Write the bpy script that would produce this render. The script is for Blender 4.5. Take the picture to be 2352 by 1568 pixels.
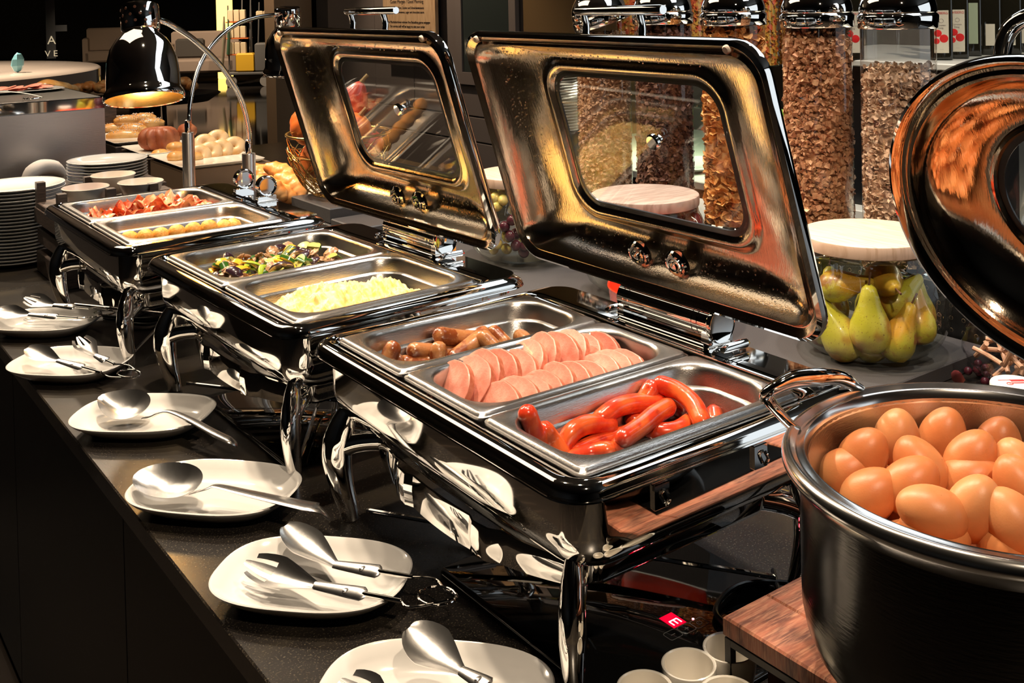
import bpy, math, random
from mathutils import Vector, Matrix, noise
from mathutils.noise import noise as N3
for o in list(bpy.data.objects): bpy.data.objects.remove(o)
SC = bpy.context.scene; COL = SC.collection
random.seed(7)
PI = math.pi; R_ = math.radians
# ---------------- camera (a levelled view camera with the lens shifted down) ----------------
cam = bpy.data.cameras.new('camera'); camo = bpy.data.objects.new('camera', cam); COL.objects.link(camo)
cam.sensor_fit = 'HORIZONTAL'; cam.sensor_width = 36; cam.lens = 36*2464.99/2352
cam.shift_x = -0.0231; cam.shift_y = -0.3174; cam.clip_start = .05; cam.clip_end = 200
th, pi_, ro = 0.64063, -0.02132, 0.02093
F = Vector((math.sin(th)*math.cos(pi_), math.cos(th)*math.cos(pi_), math.sin(pi_)))
r0 = Vector((math.cos(th), -math.sin(th), 0)); d0 = F.cross(r0)
Rr = r0*math.cos(ro)+d0*math.sin(ro); Dd = -r0*math.sin(ro)+d0*math.cos(ro)
M = Matrix.Identity(4)
for i in range(3): M[i][0] = Rr[i]; M[i][1] = -Dd[i]; M[i][2] = -F[i]
M[2][3] = .70473
camo.matrix_world = M
SC.camera = camo
# ---------------- world, exposure, main lights ----------------
SC.view_settings.view_transform = 'Standard'; SC.view_settings.look = 'None'
SC.view_settings.gamma = 1; SC.view_settings.use_curve_mapping = False
SC.view_settings.exposure = 0.25
SC.cycles.max_bounces = 12; SC.cycles.glossy_bounces = 6; SC.cycles.transmission_bounces = 10; SC.cycles.transparent_max_bounces = 16
SC.cycles.caustics_reflective = False; SC.cycles.caustics_refractive = False
SC.cycles.sample_clamp_indirect = 8
w = bpy.data.worlds.new('world'); SC.world = w; w.use_nodes = True
w.node_tree.nodes['Background'].inputs[0].default_value = (.9, .75, .6, 1)
w.node_tree.nodes['Background'].inputs[1].default_value = .08
def spot(loc, tgt, e, col=(1, .78, .55), size=70, rad=.035, blend=.5):
    l = bpy.data.lights.new('ceiling_spot', 'SPOT'); l.energy = e; l.color = col; l.spot_size = R_(size); l.spot_blend = blend; l.shadow_soft_size = rad
    o = bpy.data.objects.new('ceiling_spot', l); COL.objects.link(o); o.location = loc
    o.rotation_euler = (Vector(tgt)-Vector(loc)).to_track_quat('-Z', 'Y').to_euler(); return o
def area(loc, tgt, e, sx, sy, col=(1, 1, 1), name='window_light'):
    l = bpy.data.lights.new(name, 'AREA'); l.energy = e; l.color = col; l.shape = 'RECTANGLE'; l.size = sx; l.size_y = sy
    o = bpy.data.objects.new(name, l); COL.objects.link(o); o.location = loc
    o.rotation_euler = (Vector(tgt)-Vector(loc)).to_track_quat('-Z', 'Y').to_euler(); return o
WARM = (1, .80, .58)
spot((.62, 1.75, 2.15), (.7, 1.2, 0), 150, WARM, 80)
spot((.70, 3.1, 2.15), (.75, 2.2, 0), 150, WARM, 80)
spot((.75, .95, 2.15), (.85, .75, 0), 95, WARM, 75)
spot((.25, 4.6, 2.15), (.5, 1.9, 0), 230, WARM, 55)
spot((1.3, 4.9, 2.15), (1.25, 3.9, .1), 150, WARM, 75)
spot((1.7, 1.9, 2.15), (1.75, 1.7, .2), 130, (1, .88, .76), 75)
spot((1.75, .9, 2.15), (1.7, 1.1, .2), 80, (1, .88, .76), 70)
spot((2.9, 6.4, 2.1), (3.8, 6.2, .3), 120, WARM, 80)
spot((1.2, 11.0, 2.1), (1.2, 11.2, 0), 900, WARM, 100)  # spot added to brighten the round white counter
spot((6.0, 18.5, 2.1), (7.2, 21, -.9), 380, WARM, 90)  # added spot, lifts the dark seating far away
spot((7.0, 16.5, 2.1), (7.8, 19.6, -.9), 160, WARM, 60)  # added spot, brightens the far floor and cleaning cart
spot((.75, 4.1, 2.15), (.8, 3.4, 0), 90, WARM, 70)  # extra spot added to lighten the plates and napkins
spot((.2, -.6, 2.15), (.6, .8, 0), 110, WARM, 70)
area((4.3, -2.9, 1.0), (1.2, 1.2, .3), 30, 4.4, 2.3, (.84, .93, 1), 'daylight_window')
area((2.3, 1.5, 2.2), (2.3, 1.5, 0), 20, .9, 3.6, (.86, .94, 1), 'ceiling_panel')
area((.3, 3.9, 2.2), (.3, 3.9, 0), 15, 1.1, 2.8, (1, .82, .6), 'ceiling_panel')

# ---------------- materials ----------------
MATS = {}
def mat(name, col, rough=.5, metal=0., n=None, bump=0., bscale=200., trans=0., ior=1.45, emit=None, es=0., coat=0., sss=0., aniso=None, wave=None):
    if name in MATS: return MATS[name]
    m = bpy.data.materials.new(name); m.use_nodes = True; nt = m.node_tree; b = nt.nodes['Principled BSDF']; L = nt.links
    b.inputs['Base Color'].default_value = (*col, 1); b.inputs['Roughness'].default_value = rough; b.inputs['Metallic'].default_value = metal
    b.inputs['IOR'].default_value = ior; b.inputs['Transmission Weight'].default_value = trans; b.inputs['Coat Weight'].default_value = coat
    if coat: b.inputs['Coat Roughness'].default_value = .06
    if sss: b.inputs['Subsurface Weight'].default_value = sss; b.inputs['Subsurface Radius'].default_value = (.008, .003, .0015); b.inputs['Subsurface Scale'].default_value = 1
    if emit: b.inputs['Emission Color'].default_value = (*emit, 1); b.inputs['Emission Strength'].default_value = es
    tc = nt.nodes.new('ShaderNodeTexCoord')
    if n:    # n = list of (color2, scale, lo, hi, stretch xyz)
        prev = None
        for (c2, sc, lo, hi, st) in n:
            mp = nt.nodes.new('ShaderNodeMapping'); mp.inputs['Scale'].default_value = st; L.new(tc.outputs['Object'], mp.inputs[0])
            nz = nt.nodes.new('ShaderNodeTexNoise'); nz.inputs['Scale'].default_value = sc; nz.inputs['Detail'].default_value = 5; L.new(mp.outputs[0], nz.inputs[0])
            rp = nt.nodes.new('ShaderNodeMapRange'); rp.inputs[1].default_value = lo; rp.inputs[2].default_value = hi; L.new(nz.outputs[0], rp.inputs[0])
            mx = nt.nodes.new('ShaderNodeMix'); mx.data_type = 'RGBA'; L.new(rp.outputs[0], mx.inputs[0])
            if prev: L.new(prev, mx.inputs[6])
            else: mx.inputs[6].default_value = (*col, 1)
            mx.inputs[7].default_value = (*c2, 1); prev = mx.outputs[2]
        L.new(prev, b.inputs['Base Color'])
    if bump:
        nz = nt.nodes.new('ShaderNodeTexNoise'); nz.inputs['Scale'].default_value = bscale; nz.inputs['Detail'].default_value = 3
        if aniso:
            mp = nt.nodes.new('ShaderNodeMapping'); mp.inputs['Scale'].default_value = aniso; L.new(tc.outputs['Object'], mp.inputs[0]); L.new(mp.outputs[0], nz.inputs[0])
        else: L.new(tc.outputs['Object'], nz.inputs[0])
        bp = nt.nodes.new('ShaderNodeBump'); bp.inputs['Strength'].default_value = bump; bp.inputs['Distance'].default_value = .002
        L.new(nz.outputs[0], bp.inputs['Height']); L.new(bp.outputs[0], b.inputs['Normal'])
    MATS[name] = m; return m
ONE = (1, 1, 1)
chrome = mat('polished chrome', (.86, .84, .81), .035, 1)
chrome2 = mat('lid inside steel', (.58, .49, .385), .13, 1, bump=.12, bscale=60, aniso=(8, 1, 8))  # golden tint: warm light put into the base colour
pansteel = mat('brushed pan steel', (.50, .48, .46), .27, 1, bump=.15, bscale=300, aniso=(.3, 3, 3))
satin = mat('satin rim steel', (.80, .78, .76), .17, 1)
cutlery = mat('satin cutlery steel', (.80, .79, .78), .24, 1, bump=.06, bscale=120)
brushed = mat('brushed steel panel', (.50, .49, .50), .33, 1, bump=.2, bscale=100, aniso=(.3, 1, 6))
blackst = mat('black stone', (.012, .010, .009), .26, 0, n=[((.10, .082, .055), 420, .56, .74, ONE), ((.03, .024, .016), 9, .5, .7, ONE), ((.09, .075, .055), 2.2, .735, .745, (1, 2.5, 1))], bump=.03, bscale=700)
blackgl = mat('black glass', (.004, .004, .004), .03, 0, ior=1.5)
blackpl = mat('black plastic', (.008, .008, .009), .3)
blackri = mat('dark riser laminate', (.055, .052, .054), .42, 0, n=[((.09, .085, .085), 600, .5, .7, ONE)])
porc = mat('white porcelain', (.62, .605, .585), .12, 0, coat=.4)
cream = mat('cream porcelain', (.80, .75, .66), .15, 0, coat=.4)
darkwood = mat('dark stained wood', (.10, .07, .055), .4, 0, n=[((.05, .035, .03), 30, .4, .6, (1, 1, 12))])
walnut = mat('oiled walnut', (.44, .15, .085), .38, 0, n=[((.16, .06, .04), 14, .42, .6, (1.5, 6, 1.5)), ((.55, .26, .15), 50, .45, .7, (1, 10, 1))], bump=.05, bscale=200)
palewood = mat('pale ash wood', (.62, .45, .35), .5, 0, n=[((.50, .34, .24), 16, .45, .65, (14, 1, 1))])
greywood = mat('greyed ash wood', (.42, .32, .28), .5, 0, n=[((.28, .20, .17), 16, .4, .6, (1, 10, 1))])
spruce = mat('knotty spruce', (.62, .40, .22), .55, 0, n=[((.48, .28, .14), 10, .45, .65, (6, 12, 1)), ((.25, .12, .06), 12, .73, .76, ONE)])
def glassmat(name, tint, rough=0., fac=.10):
    m = bpy.data.materials.new(name); m.use_nodes = True; nt = m.node_tree; nt.nodes.clear(); L = nt.links
    out = nt.nodes.new('ShaderNodeOutputMaterial'); mx = nt.nodes.new('ShaderNodeMixShader')
    tr = nt.nodes.new('ShaderNodeBsdfTransparent'); tr.inputs[0].default_value = (*tint, 1)
    gl = nt.nodes.new('ShaderNodeBsdfGlossy'); gl.inputs['Roughness'].default_value = rough
    lw = nt.nodes.new('ShaderNodeLayerWeight'); pw = nt.nodes.new('ShaderNodeMath'); pw.operation = 'POWER'; pw.inputs[1].default_value = 4.5; L.new(lw.outputs['Facing'], pw.inputs[0])
    fr = nt.nodes.new('ShaderNodeMapRange'); fr.inputs[3].default_value = .045; fr.inputs[4].default_value = 1; L.new(pw.outputs[0], fr.inputs[0])
    L.new(fr.outputs[0], mx.inputs[0]); L.new(tr.outputs[0], mx.inputs[1]); L.new(gl.outputs[0], mx.inputs[2]); L.new(mx.outputs[0], out.inputs[0])
    return m
glass = glassmat('thin clear glass', (.97, .98, .97)); acryl = glassmat('clear acrylic tube', (.97, .95, .94), .02)
jarglass = glassmat('jar glass', (.93, .96, .93))
greenglass = glassmat('green edged shelf glass', (.78, .90, .84))

# ---------------- mesh builder ----------------
class MB:
    def __init__(s, T=None): s.v = []; s.f = []; s.T = T
    def add(s, vs, fs):
        b = len(s.v)
        if s.T: vs = [s.T @ Vector(p) for p in vs]
        s.v += [tuple(p) for p in vs]; s.f += [tuple(i+b for i in f) for f in fs]; return s
    def loft(s, rings, c0=True, c1=True, closed=False):
        n = len(rings[0]); vs = [p for r in rings for p in r]; fs = []; m = len(rings)
        for k in range(m if closed else m-1):
            a = k*n; b = ((k+1) % m)*n
            for i in range(n): j = (i+1) % n; fs.append((a+i, a+j, b+j, b+i))
        if not closed:
            if c0: fs.append(tuple(range(n-1, -1, -1)))
            if c1: fs.append(tuple((m-1)*n+i for i in range(n)))
        return s.add(vs, fs)
    def box(s, x0, x1, y0, y1, z0, z1, c=.001):
        X, Y = (x0+x1)/2, (y0+y1)/2; hx, hy = (x1-x0)/2, (y1-y0)/2; c = min(c, hx*.45, hy*.45, (z1-z0)*.45)
        return s.loft([rr(X, Y, hx-c, hy-c, 0, z0, 0), rr(X, Y, hx, hy, 0, z0+c, 0), rr(X, Y, hx, hy, 0, z1-c, 0), rr(X, Y, hx-c, hy-c, 0, z1, 0)])
    def tube(s, pts, rad, seg=12, flat=1., cap=True, up=None, smooth=0, closed=False):
        pts = [Vector(p) for p in pts]
        if not isinstance(rad, (list, tuple)): rad = [rad]*len(pts)
        if smooth: pts, rad = cat(pts, rad, smooth, closed)
        n = len(pts); rings = []; u = None
        for i, p in enumerate(pts):
            if closed: t = pts[(i+1) % n]-pts[i-1]
            else: t = pts[min(i+1, n-1)]-pts[max(i-1, 0)]
            t.normalize()
            if u is None: u = Vector(up) if up else (Vector((0, 0, 1)) if abs(t.z) < .9 else Vector((1, 0, 0)))
            u = (u-t*u.dot(t)); u.normalize(); w = t.cross(u); r = rad[i]
            rings.append([p+w*(r*math.cos(a))+u*(r*flat*math.sin(a)) for a in (2*PI*k/seg for k in range(seg))])
        return s.loft(rings, cap, cap, closed)
    def lathe(s, prof, seg=32, c=(0, 0, 0), cap0=True, cap1=True, ax=None, closed=False):
        rings = []
        for (r, z) in prof: rings.append([(c[0]+r*math.cos(2*PI*k/seg), c[1]+r*math.sin(2*PI*k/seg), c[2]+z) for k in range(seg)])
        if ax: rings = [[ax @ (Vector(p)-Vector(c)) + Vector(c) for p in r] for r in rings]
        return s.loft(rings, cap0, cap1, closed)
    def ball(s, c, r, seg=14, rings=8, rot=None, disp=0, dsc=30, taper=0, seed=0):
        if not isinstance(r, (list, tuple)): r = (r, r, r)
        rg = []
        for k in range(rings+1):
            a = PI*(k+.0)/rings; a = max(.04, min(PI-.04, a)); ring = []
            for q in range(seg):
                b = 2*PI*q/seg; p = Vector((math.sin(a)*math.cos(b), math.sin(a)*math.sin(b), -math.cos(a)))
                if taper: f = 1-taper*p.z; p.x *= f; p.y *= f
                if disp: p *= 1+disp*N3(p*dsc+Vector((seed, seed*1.7, 0)))
                p = Vector((p.x*r[0], p.y*r[1], p.z*r[2]))
                if rot: p = rot @ p
                ring.append(p+Vector(c))
            rg.append(ring)
        return s.loft(rg)
    def mesh(s, name, m, ang=38):
        me = bpy.data.meshes.new(name); me.from_pydata(s.v, [], s.f); me.materials.append(m)
        me.polygons.foreach_set('use_smooth', [True]*len(me.polygons)); me.set_sharp_from_angle(angle=R_(ang)); me.update(); return me
    def build(s, name, m, parent=None, loc=(0, 0, 0), rz=0, ang=38, kind=None):
        o = bpy.data.objects.new(name, s.mesh(name, m, ang)); COL.objects.link(o); o.location = loc
        if isinstance(rz, (int, float)): o.rotation_euler = (0, 0, rz)
        else: o.rotation_euler = rz
        if parent: o.parent = parent
        if kind: o['kind'] = kind
        return o
def cat(pts, rad, k, closed=False):
    n = len(pts); P = []; Q = []; rng = n if closed else n-1
    for i in range(rng):
        p0 = pts[(i-1) % n] if closed else pts[max(i-1, 0)]; p1 = pts[i]; p2 = pts[(i+1) % n]; p3 = pts[(i+2) % n] if closed else pts[min(i+2, n-1)]
        r1 = rad[i]; r2 = rad[(i+1) % n]
        for j in range(k):
            t = j/k; P.append(.5*((2*p1)+(p2-p0)*t+(2*p0-5*p1+4*p2-p3)*t*t+(3*p1-p0-3*p2+p3)*t**3)); Q.append(r1+(r2-r1)*t)
    if not closed: P.append(pts[-1]); Q.append(rad[-1])
    return P, Q
def rr(cx, cy, hx, hy, r, z, n=5):
    if n == 0: return [(cx+hx, cy+hy, z), (cx-hx, cy+hy, z), (cx-hx, cy-hy, z), (cx+hx, cy-hy, z)]
    r = min(r, hx*.999, hy*.999); o = []
    for (sx, sy, a0) in ((1, 1, 0), (-1, 1, PI/2), (-1, -1, PI), (1, -1, 1.5*PI)):
        for k in range(n+1): a = a0+PI/2*k/n; o.append((cx+sx*(hx-r)+r*math.cos(a), cy+sy*(hy-r)+r*math.sin(a), z))
    return o
def rb(x0, x1, y0, y1, r, z, n=5): return rr((x0+x1)/2, (y0+y1)/2, (x1-x0)/2, (y1-y0)/2, r, z, n)
def sup(cx, cy, hx, hy, e, z, n=48):
    o = []
    for k in range(n):
        a = 2*PI*k/n; c, s_ = math.cos(a), math.sin(a)
        o.append((cx+hx*math.copysign(abs(c)**(2/e), c), cy+hy*math.copysign(abs(s_)**(2/e), s_), z))
    return o
def tag(o, label, cat_, group=None, kind=None):
    o['label'] = label; o['category'] = cat_
    if group: o['group'] = group
    if kind: o['kind'] = kind
    return o
def thing(name, label, cat_, loc=(0, 0, 0), rz=0, group=None):
    o = bpy.data.objects.new(name, None); COL.objects.link(o); o.location = loc; o.rotation_euler = (0, 0, rz); o.empty_display_size = .02
    return tag(o, label, cat_, group)
def struct(name, mb, m): o = mb.build(name, m); o['kind'] = 'structure'; return o
def dup(root, loc=None, rz=None, label=None, group=None):
    r = root.copy(); COL.objects.link(r)
    if loc is not None: r.location = loc
    if rz is not None: r.rotation_euler = (0, 0, rz) if isinstance(rz, (int, float)) else rz
    if label: r['label'] = label
    if group: r['group'] = group
    for ch in list(root.children):
        c = ch.copy(); COL.objects.link(c); c.parent = r
        for g in list(ch.children): d = g.copy(); COL.objects.link(d); d.parent = c
    return r
def text(body, size, m, name='lettering', parent=None, mw=None, ext=.0002, align='CENTER'):
    cu = bpy.data.curves.new('t', 'FONT'); cu.body = body; cu.size = size; cu.extrude = ext; cu.align_x = align
    to = bpy.data.objects.new('t', cu); me = bpy.data.meshes.new_from_object(to); bpy.data.objects.remove(to)
    me.materials.append(m); o = bpy.data.objects.new(name, me); COL.objects.link(o)
    if parent: o.parent = parent
    if mw is not None: o.matrix_local = mw
    return o
def frame(loc, right, up):
    r = Vector(right).normalized(); u = Vector(up).normalized(); n = r.cross(u)
    m = Matrix.Identity(4)
    for i in range(3): m[i][0] = r[i]; m[i][1] = u[i]; m[i][2] = n[i]; m[i][3] = loc[i]
    return m
ORD = ['', 'first', 'second', 'third', 'fourth', 'fifth', 'sixth', 'seventh', 'eighth', 'ninth', 'tenth', 'eleventh', 'twelfth', 'thirteenth', 'fourteenth', 'fifteenth', 'sixteenth', 'seventeenth', 'eighteenth', 'nineteenth', 'twentieth', 'twenty-first', 'twenty-second', 'twenty-third', 'twenty-fourth', 'twenty-fifth']
def loc3(root, v, u, z): a = root['a']; x0, y0 = root['xy']; return (x0+v*math.cos(a)+u*math.sin(a), y0-u*math.cos(a)+v*math.sin(a), z)

# ---------------- the room ----------------
floorm = mat('dark polished stone floor', (.03, .024, .02), .07, 0, n=[((.06, .045, .035), 3, .55, .7, (1, 6, 1))])
wallm = mat('grey brown wall panels', (.17, .135, .12), .45)
darkm = mat('near black wall', (.012, .010, .010), .5)
goldm = mat('bronze door panel', (.32, .20, .09), .35, .6)
ceilm = mat('dark ceiling', (.05, .045, .04), .6)
yel = mat('glowing yellow panel', (.9, .6, .15), .5, emit=(1, .62, .14), es=2.2)
lampm = mat('lamp disc', (1, 1, 1), .5, emit=(1, .8, .55), es=60)
struct('floor', MB().box(-4, 22, -4, 40, -.95, -.90, 0.001), floorm)
struct('ceiling', MB().box(-4, 22, -4, 40, 2.3, 2.35, .001), ceilm)
struct('wall_aisle', MB().box(-4.1, -4, -4, 40, -.9, 2.3), darkm)
struct('wall_behind', MB().box(-4, 22, -4.1, -4, -.9, 2.3), darkm)
struct('wall_far', MB().box(-4, 22, 36, 36.1, -.9, 2.3), darkm)
wr = struct('wall_buffet', MB().box(3.86, 4.0, 2.0, 8.0, -.9, 2.3), wallm)
struct('wall_right', MB().box(9, 9.1, -4, 8, -.9, 2.3), darkm)
# wall panels with open joints, glass cabinet door, bronze door
for (y0, y1, z0, z1) in ((6.02, 6.60, -.085, 2.25), (6.61, 7.17, -.085, 2.25), (7.18, 7.96, -.085, 2.25), (5.31, 6.01, -.085, .12), (5.31, 7.96, -.25, -.095), (5.31, 7.96, -.88, -.26)):
    MB().box(3.84, 3.86, y0, y1, z0, z1, .003).build('panel', wallm, wr)
MB().box(3.835, 3.86, 4.3, 5.27, -.88, 2.25, .003).build('panel', goldm, wr)['label'] = 'bronze coloured tall door panel'
cd = thing('cabinet_door', 'tall grey cabinet door with narrow glass pane, right of the wooden menu board', 'cabinet door', (3.84, 5.66, 0))
MB().box(-.03, 0, -.34, -.27, .12, 2.2).box(-.03, 0, .27, .34, .12, 2.2).box(-.03, 0, -.27, .27, .12, .20).build('frame', wallm, cd)
MB().box(-.018, -.010, -.27, .27, .2, 2.2).build('pane', mat('dark glass', (.05, .06, .055), .04, .3), cd)
MB().box(-.010, -.004, -.1, .1, .42, .52).build('glow_panel', mat('cabinet inside glow', (.6, .4, .2), .5, emit=(1, .6, .3), es=.5), cd)
# far opening, column with warm lit face, yellow glowing pillar
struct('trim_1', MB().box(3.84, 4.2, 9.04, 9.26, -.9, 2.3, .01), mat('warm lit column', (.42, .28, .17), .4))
struct('opening_dark_sheet', MB().box(4.25, 4.30, 8.01, 9.24, -.9, 2.3, .01), darkm)  # near-black sheet standing in for the darkness of the opening
spot((2.9, 8.9, 2.1), (3.85, 9.15, 0), 70, WARM, 50)
yp = tag(MB().box(-.14, .14, -.1, .1, 0, 3.19, .01).build('light_pillar', yel, None, (8.0, 21.35, -.9), -.6), 'tall glowing yellow pillar rising from the dark floor', 'pillar light')
# hanging sign with letters
sg = thing('glass_sign', 'narrow grey glass sign strip with white letters, far left against the dark wall', 'sign', (4.0, 24.0, -.9))
PXS1 = (4.7013, 21.4360, 0.2858)
sm = mat('sign glass', (.10, .10, .10), .1); wl = mat('pale lettering', (.7, .6, .42), .5, emit=(.9, .75, .5), es=.35)
sg.location = (PXS1[0], PXS1[1], 0)
vd = Vector((PXS1[0], PXS1[1], 0)).normalized(); rt = Vector((vd.y, -vd.x, 0))
mb = MB(frame((0, 0, 0), rt, (0, 0, 1))); mb.box(-.08, .08, -.32, 1.2, -.02, 0).box(.08, .28, .18, .30, -.02, 0); mb.build('strip', sm, sg)
text('A', .22, wl, parent=sg, mw=frame(-vd*.01+Vector((0, 0, -.05))+rt*.01, rt, (0, 0, 1)))
text('V E', .16, wl, parent=sg, mw=frame(-vd*.01+Vector((0, 0, -.28)), rt, (0, 0, 1)))
# menu board
bd = thing('menu_board', 'knotty pale wooden menu board with small black lettering on the grey wall', 'sign board', (3.84, 6.53, 0))
MB().box(-.08, -.055, -.36, .36, .285, 1.5, .003).build('board', spruce, bd)
MB().box(-.055, -.001, -.30, .30, .33, 1.4, .003).build('standoff', blackpl, bd)
for yy in (-.30, .30): MB(frame((-.08, yy, .36), (0, -1, 0), (0, 0, 1))).lathe([(.016, 0), (.016, .012), (.012, .016)], 12).build('screw', blackpl, bd)
ink = mat('black print', (.03, .02, .02), .6)
for (s_, z, sz) in (('Guten Morgen / Good Morning', .655, .036), ('CHURROS Zimt, Zucker und Schokoladensauce', .615, .024), ('CHURROS cinnamon, sugar and chocolate sauce', .585, .024), ('Unsere MitarbeiterInnen nehmen Ihre Bestellung gerne entgegen', .515, .024), ('Our service staff will be happy to take your order', .485, .024), ('ALLERGENINFORMATION', .425, .014), ('Bei Fragen wenden Sie sich an unsere Mitarbeiter', .410, .014), ('ALLERGEN INFORMATION', .375, .014), ('Our staff will be glad to help you', .36, .014)):
    text(s_, sz, ink, parent=bd, mw=frame((-.0812, .02, z), (0, -1, 0), (0, 0, 1)), ext=.0004)
# round white counter far left
rc = thing('round_counter', 'big round white counter top over a grey curved base, far left', 'counter', (0.9, 11.4, 0))
white = mat('white solid surface', (.62, .52, .45), .12, coat=.5)
MB().lathe([(1.95, -.10), (2.0, -.09), (2.0, .08), (1.98, .095), (1.3, .097)], 96, cap0=True, cap1=False).build('worktop_rim', white, rc)
MB().lathe([(1.3, .097), (1.1, .097), (.62, .097), (.6, .08), (.5, -.02), (.05, -.03)], 96, (.0, 0, 0), cap0=False).build('worktop', white, rc)
MB().lathe([(1.9, -.9), (1.9, -.10)], 96, cap0=False, cap1=False).build('curved_base', mat('grey curved panel', (.16, .15, .14), .4), rc)
gcr = MB().ball((0, 0, .088), (.055, .045, .088), 7, 5, disp=.2, dsc=2).build('crystal', mat('blue crystal', (.15, .35, .42), .2), None, (2.0059, 10.4383, 0.0985), 0, 10)
tag(gcr, 'small blue crystal standing in the hollow of the round white counter', 'ornament')
# sofa and chairs far away
up = mat('beige upholstery', (.34, .25, .19), .8); dk = mat('dark cushion', (.07, .06, .05), .8)
def seat(name, label, p, wdt, rot, cushion=True):
    t = thing(name, label, 'armchair' if wdt < 1.1 else 'sofa', p, rot)
    h = wdt/2
    MB().box(-h, h, -.4, .4, .22, .48, .04).build('seat', up, t)
    MB().box(-h, h, .3, .45, .3, 1.0, .05).build('backrest', up, t)
    for s_ in (-1, 1): MB().box(s_*h-.06, s_*h+.06, -.4, .42, .22, .78, .04).build('armrest', up, t)
    for s_ in (-1, 1):
        for q in (-.32, .32): MB().box(s_*(h-.1)-.02, s_*(h-.1)+.02, q-.02, q+.02, 0, .24).build('leg', blackpl, t)
    if cushion: MB().box(-h+.12, 0, .12, .28, .48, .86, .05).build('cushion', dk, t)
seat('sofa', 'beige sofa with dark cushion beside the yellow pillar', (7.2723, 20.6614, -0.9000), 1.3, -.55)
seat('armchair', 'pale armchair between the round counter and the heat lamp shade', (6.9946, 26.3115, -0.9000), .9, -.3, False)
# housekeeping cart
cp = (7.6545, 19.1455, -0.9000)
ct = thing('cleaning_cart', 'housekeeping cart with mops, yellow bucket and hanging cloths by the black opening', 'cleaning cart', cp, -.6)
gm = mat('cart grey', (.12, .11, .10), .5); og = mat('orange plastic', (.6, .14, .03), .4); yw = mat('yellow plastic', (.75, .42, .03), .4); pl = mat('cream packs', (.65, .5, .3), .5); gn = mat('green cloth', (.05, .12, .06), .9); bg = mat('beige cloth', (.32, .27, .18), .9)
MB().box(-.40, .40, -.25, .25, .22, .27, .01).build('base', gm, ct)
for x in (-.32, .30):
    q = MB(frame((x, -.2, .1), (1, 0, 0), (0, 0, 1))).lathe([(.10, -.02), (.10, .02)], 20).build('wheel', mat('wheel grey', (.3, .27, .24), .6), ct)
for x in (-.4, .02, .38): MB().tube([(x, 0, .27), (x, 0, 1.5)], .014, 8).build('post', gm, ct)
for i, (x, z) in enumerate(((-.22, .6), (-.22, .9), (-.22, 1.2))):
    MB().box(x-.18, x+.22, -.2, .2, z-.02, z, .004).build('shelf', og, ct)
    for k in range(3): MB().box(x-.14+k*.11, x-.05+k*.11, -.19, -.08, z, z+.22, .01).build('pack', pl, ct)
MB().box(-.22, .1, -.24, -.02, .27, .62, .03).build('bucket', yw, ct); MB().box(.12, .38, -.22, .1, .27, .8, .03).build('bin', gm, ct)
MB().tube([(-.45, -.1, 1.3), (-.46, -.1, .9), (-.5, -.1, .4)], [.03, .08, .05], 10, .4).build('hanging_cloth', bg, ct)
MB().tube([(-.35, -.22, 1.25), (-.34, -.22, .9), (-.36, -.22, .6)], [.02, .06, .07], 10, .4).build('hanging_cloth', gn, ct)
for x, z in ((.05, 1.75), (.2, 1.55), (-.1, 1.9)): MB().tube([(x-.05, -.1, .5), (x, -.1, z)], .012, 6).build('mop_handle', gm, ct)
for x, z in ((-.1, 1.9), (.2, 1.35), (.33, 1.35)): MB().box(x-.06, x+.06, -.12, -.04, z-.06, z+.04, .02).build('spray_head', pl, ct)

# ---------------- buffet counter ----------------
cn = thing('buffet_counter', 'long black stone buffet counter carrying all the chafing dishes', 'counter', (1.15, 1.5, -.9))
for (y0, y1) in ((-3.2, 1.4045), (1.4055, 2.1)): MB().box(-.73, .9, y0, y1, .87, .9, .002).build('worktop', blackst, cn)
cab = mat('black cabinet front', (.004, .0035, .0035), .45, n=[((.016, .010, .009), 8, .62, .75, (1, 3, 8))])
for k in range(6): MB().box(-.66, -.64, -3.2+k*.883, -3.2+k*.883+.878, .02, .865, .002).build('front_panel', cab, cn)
MB().box(-.64, .85, -3.19, 2.09, .001, .868).build('carcass', blackpl, cn)

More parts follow.
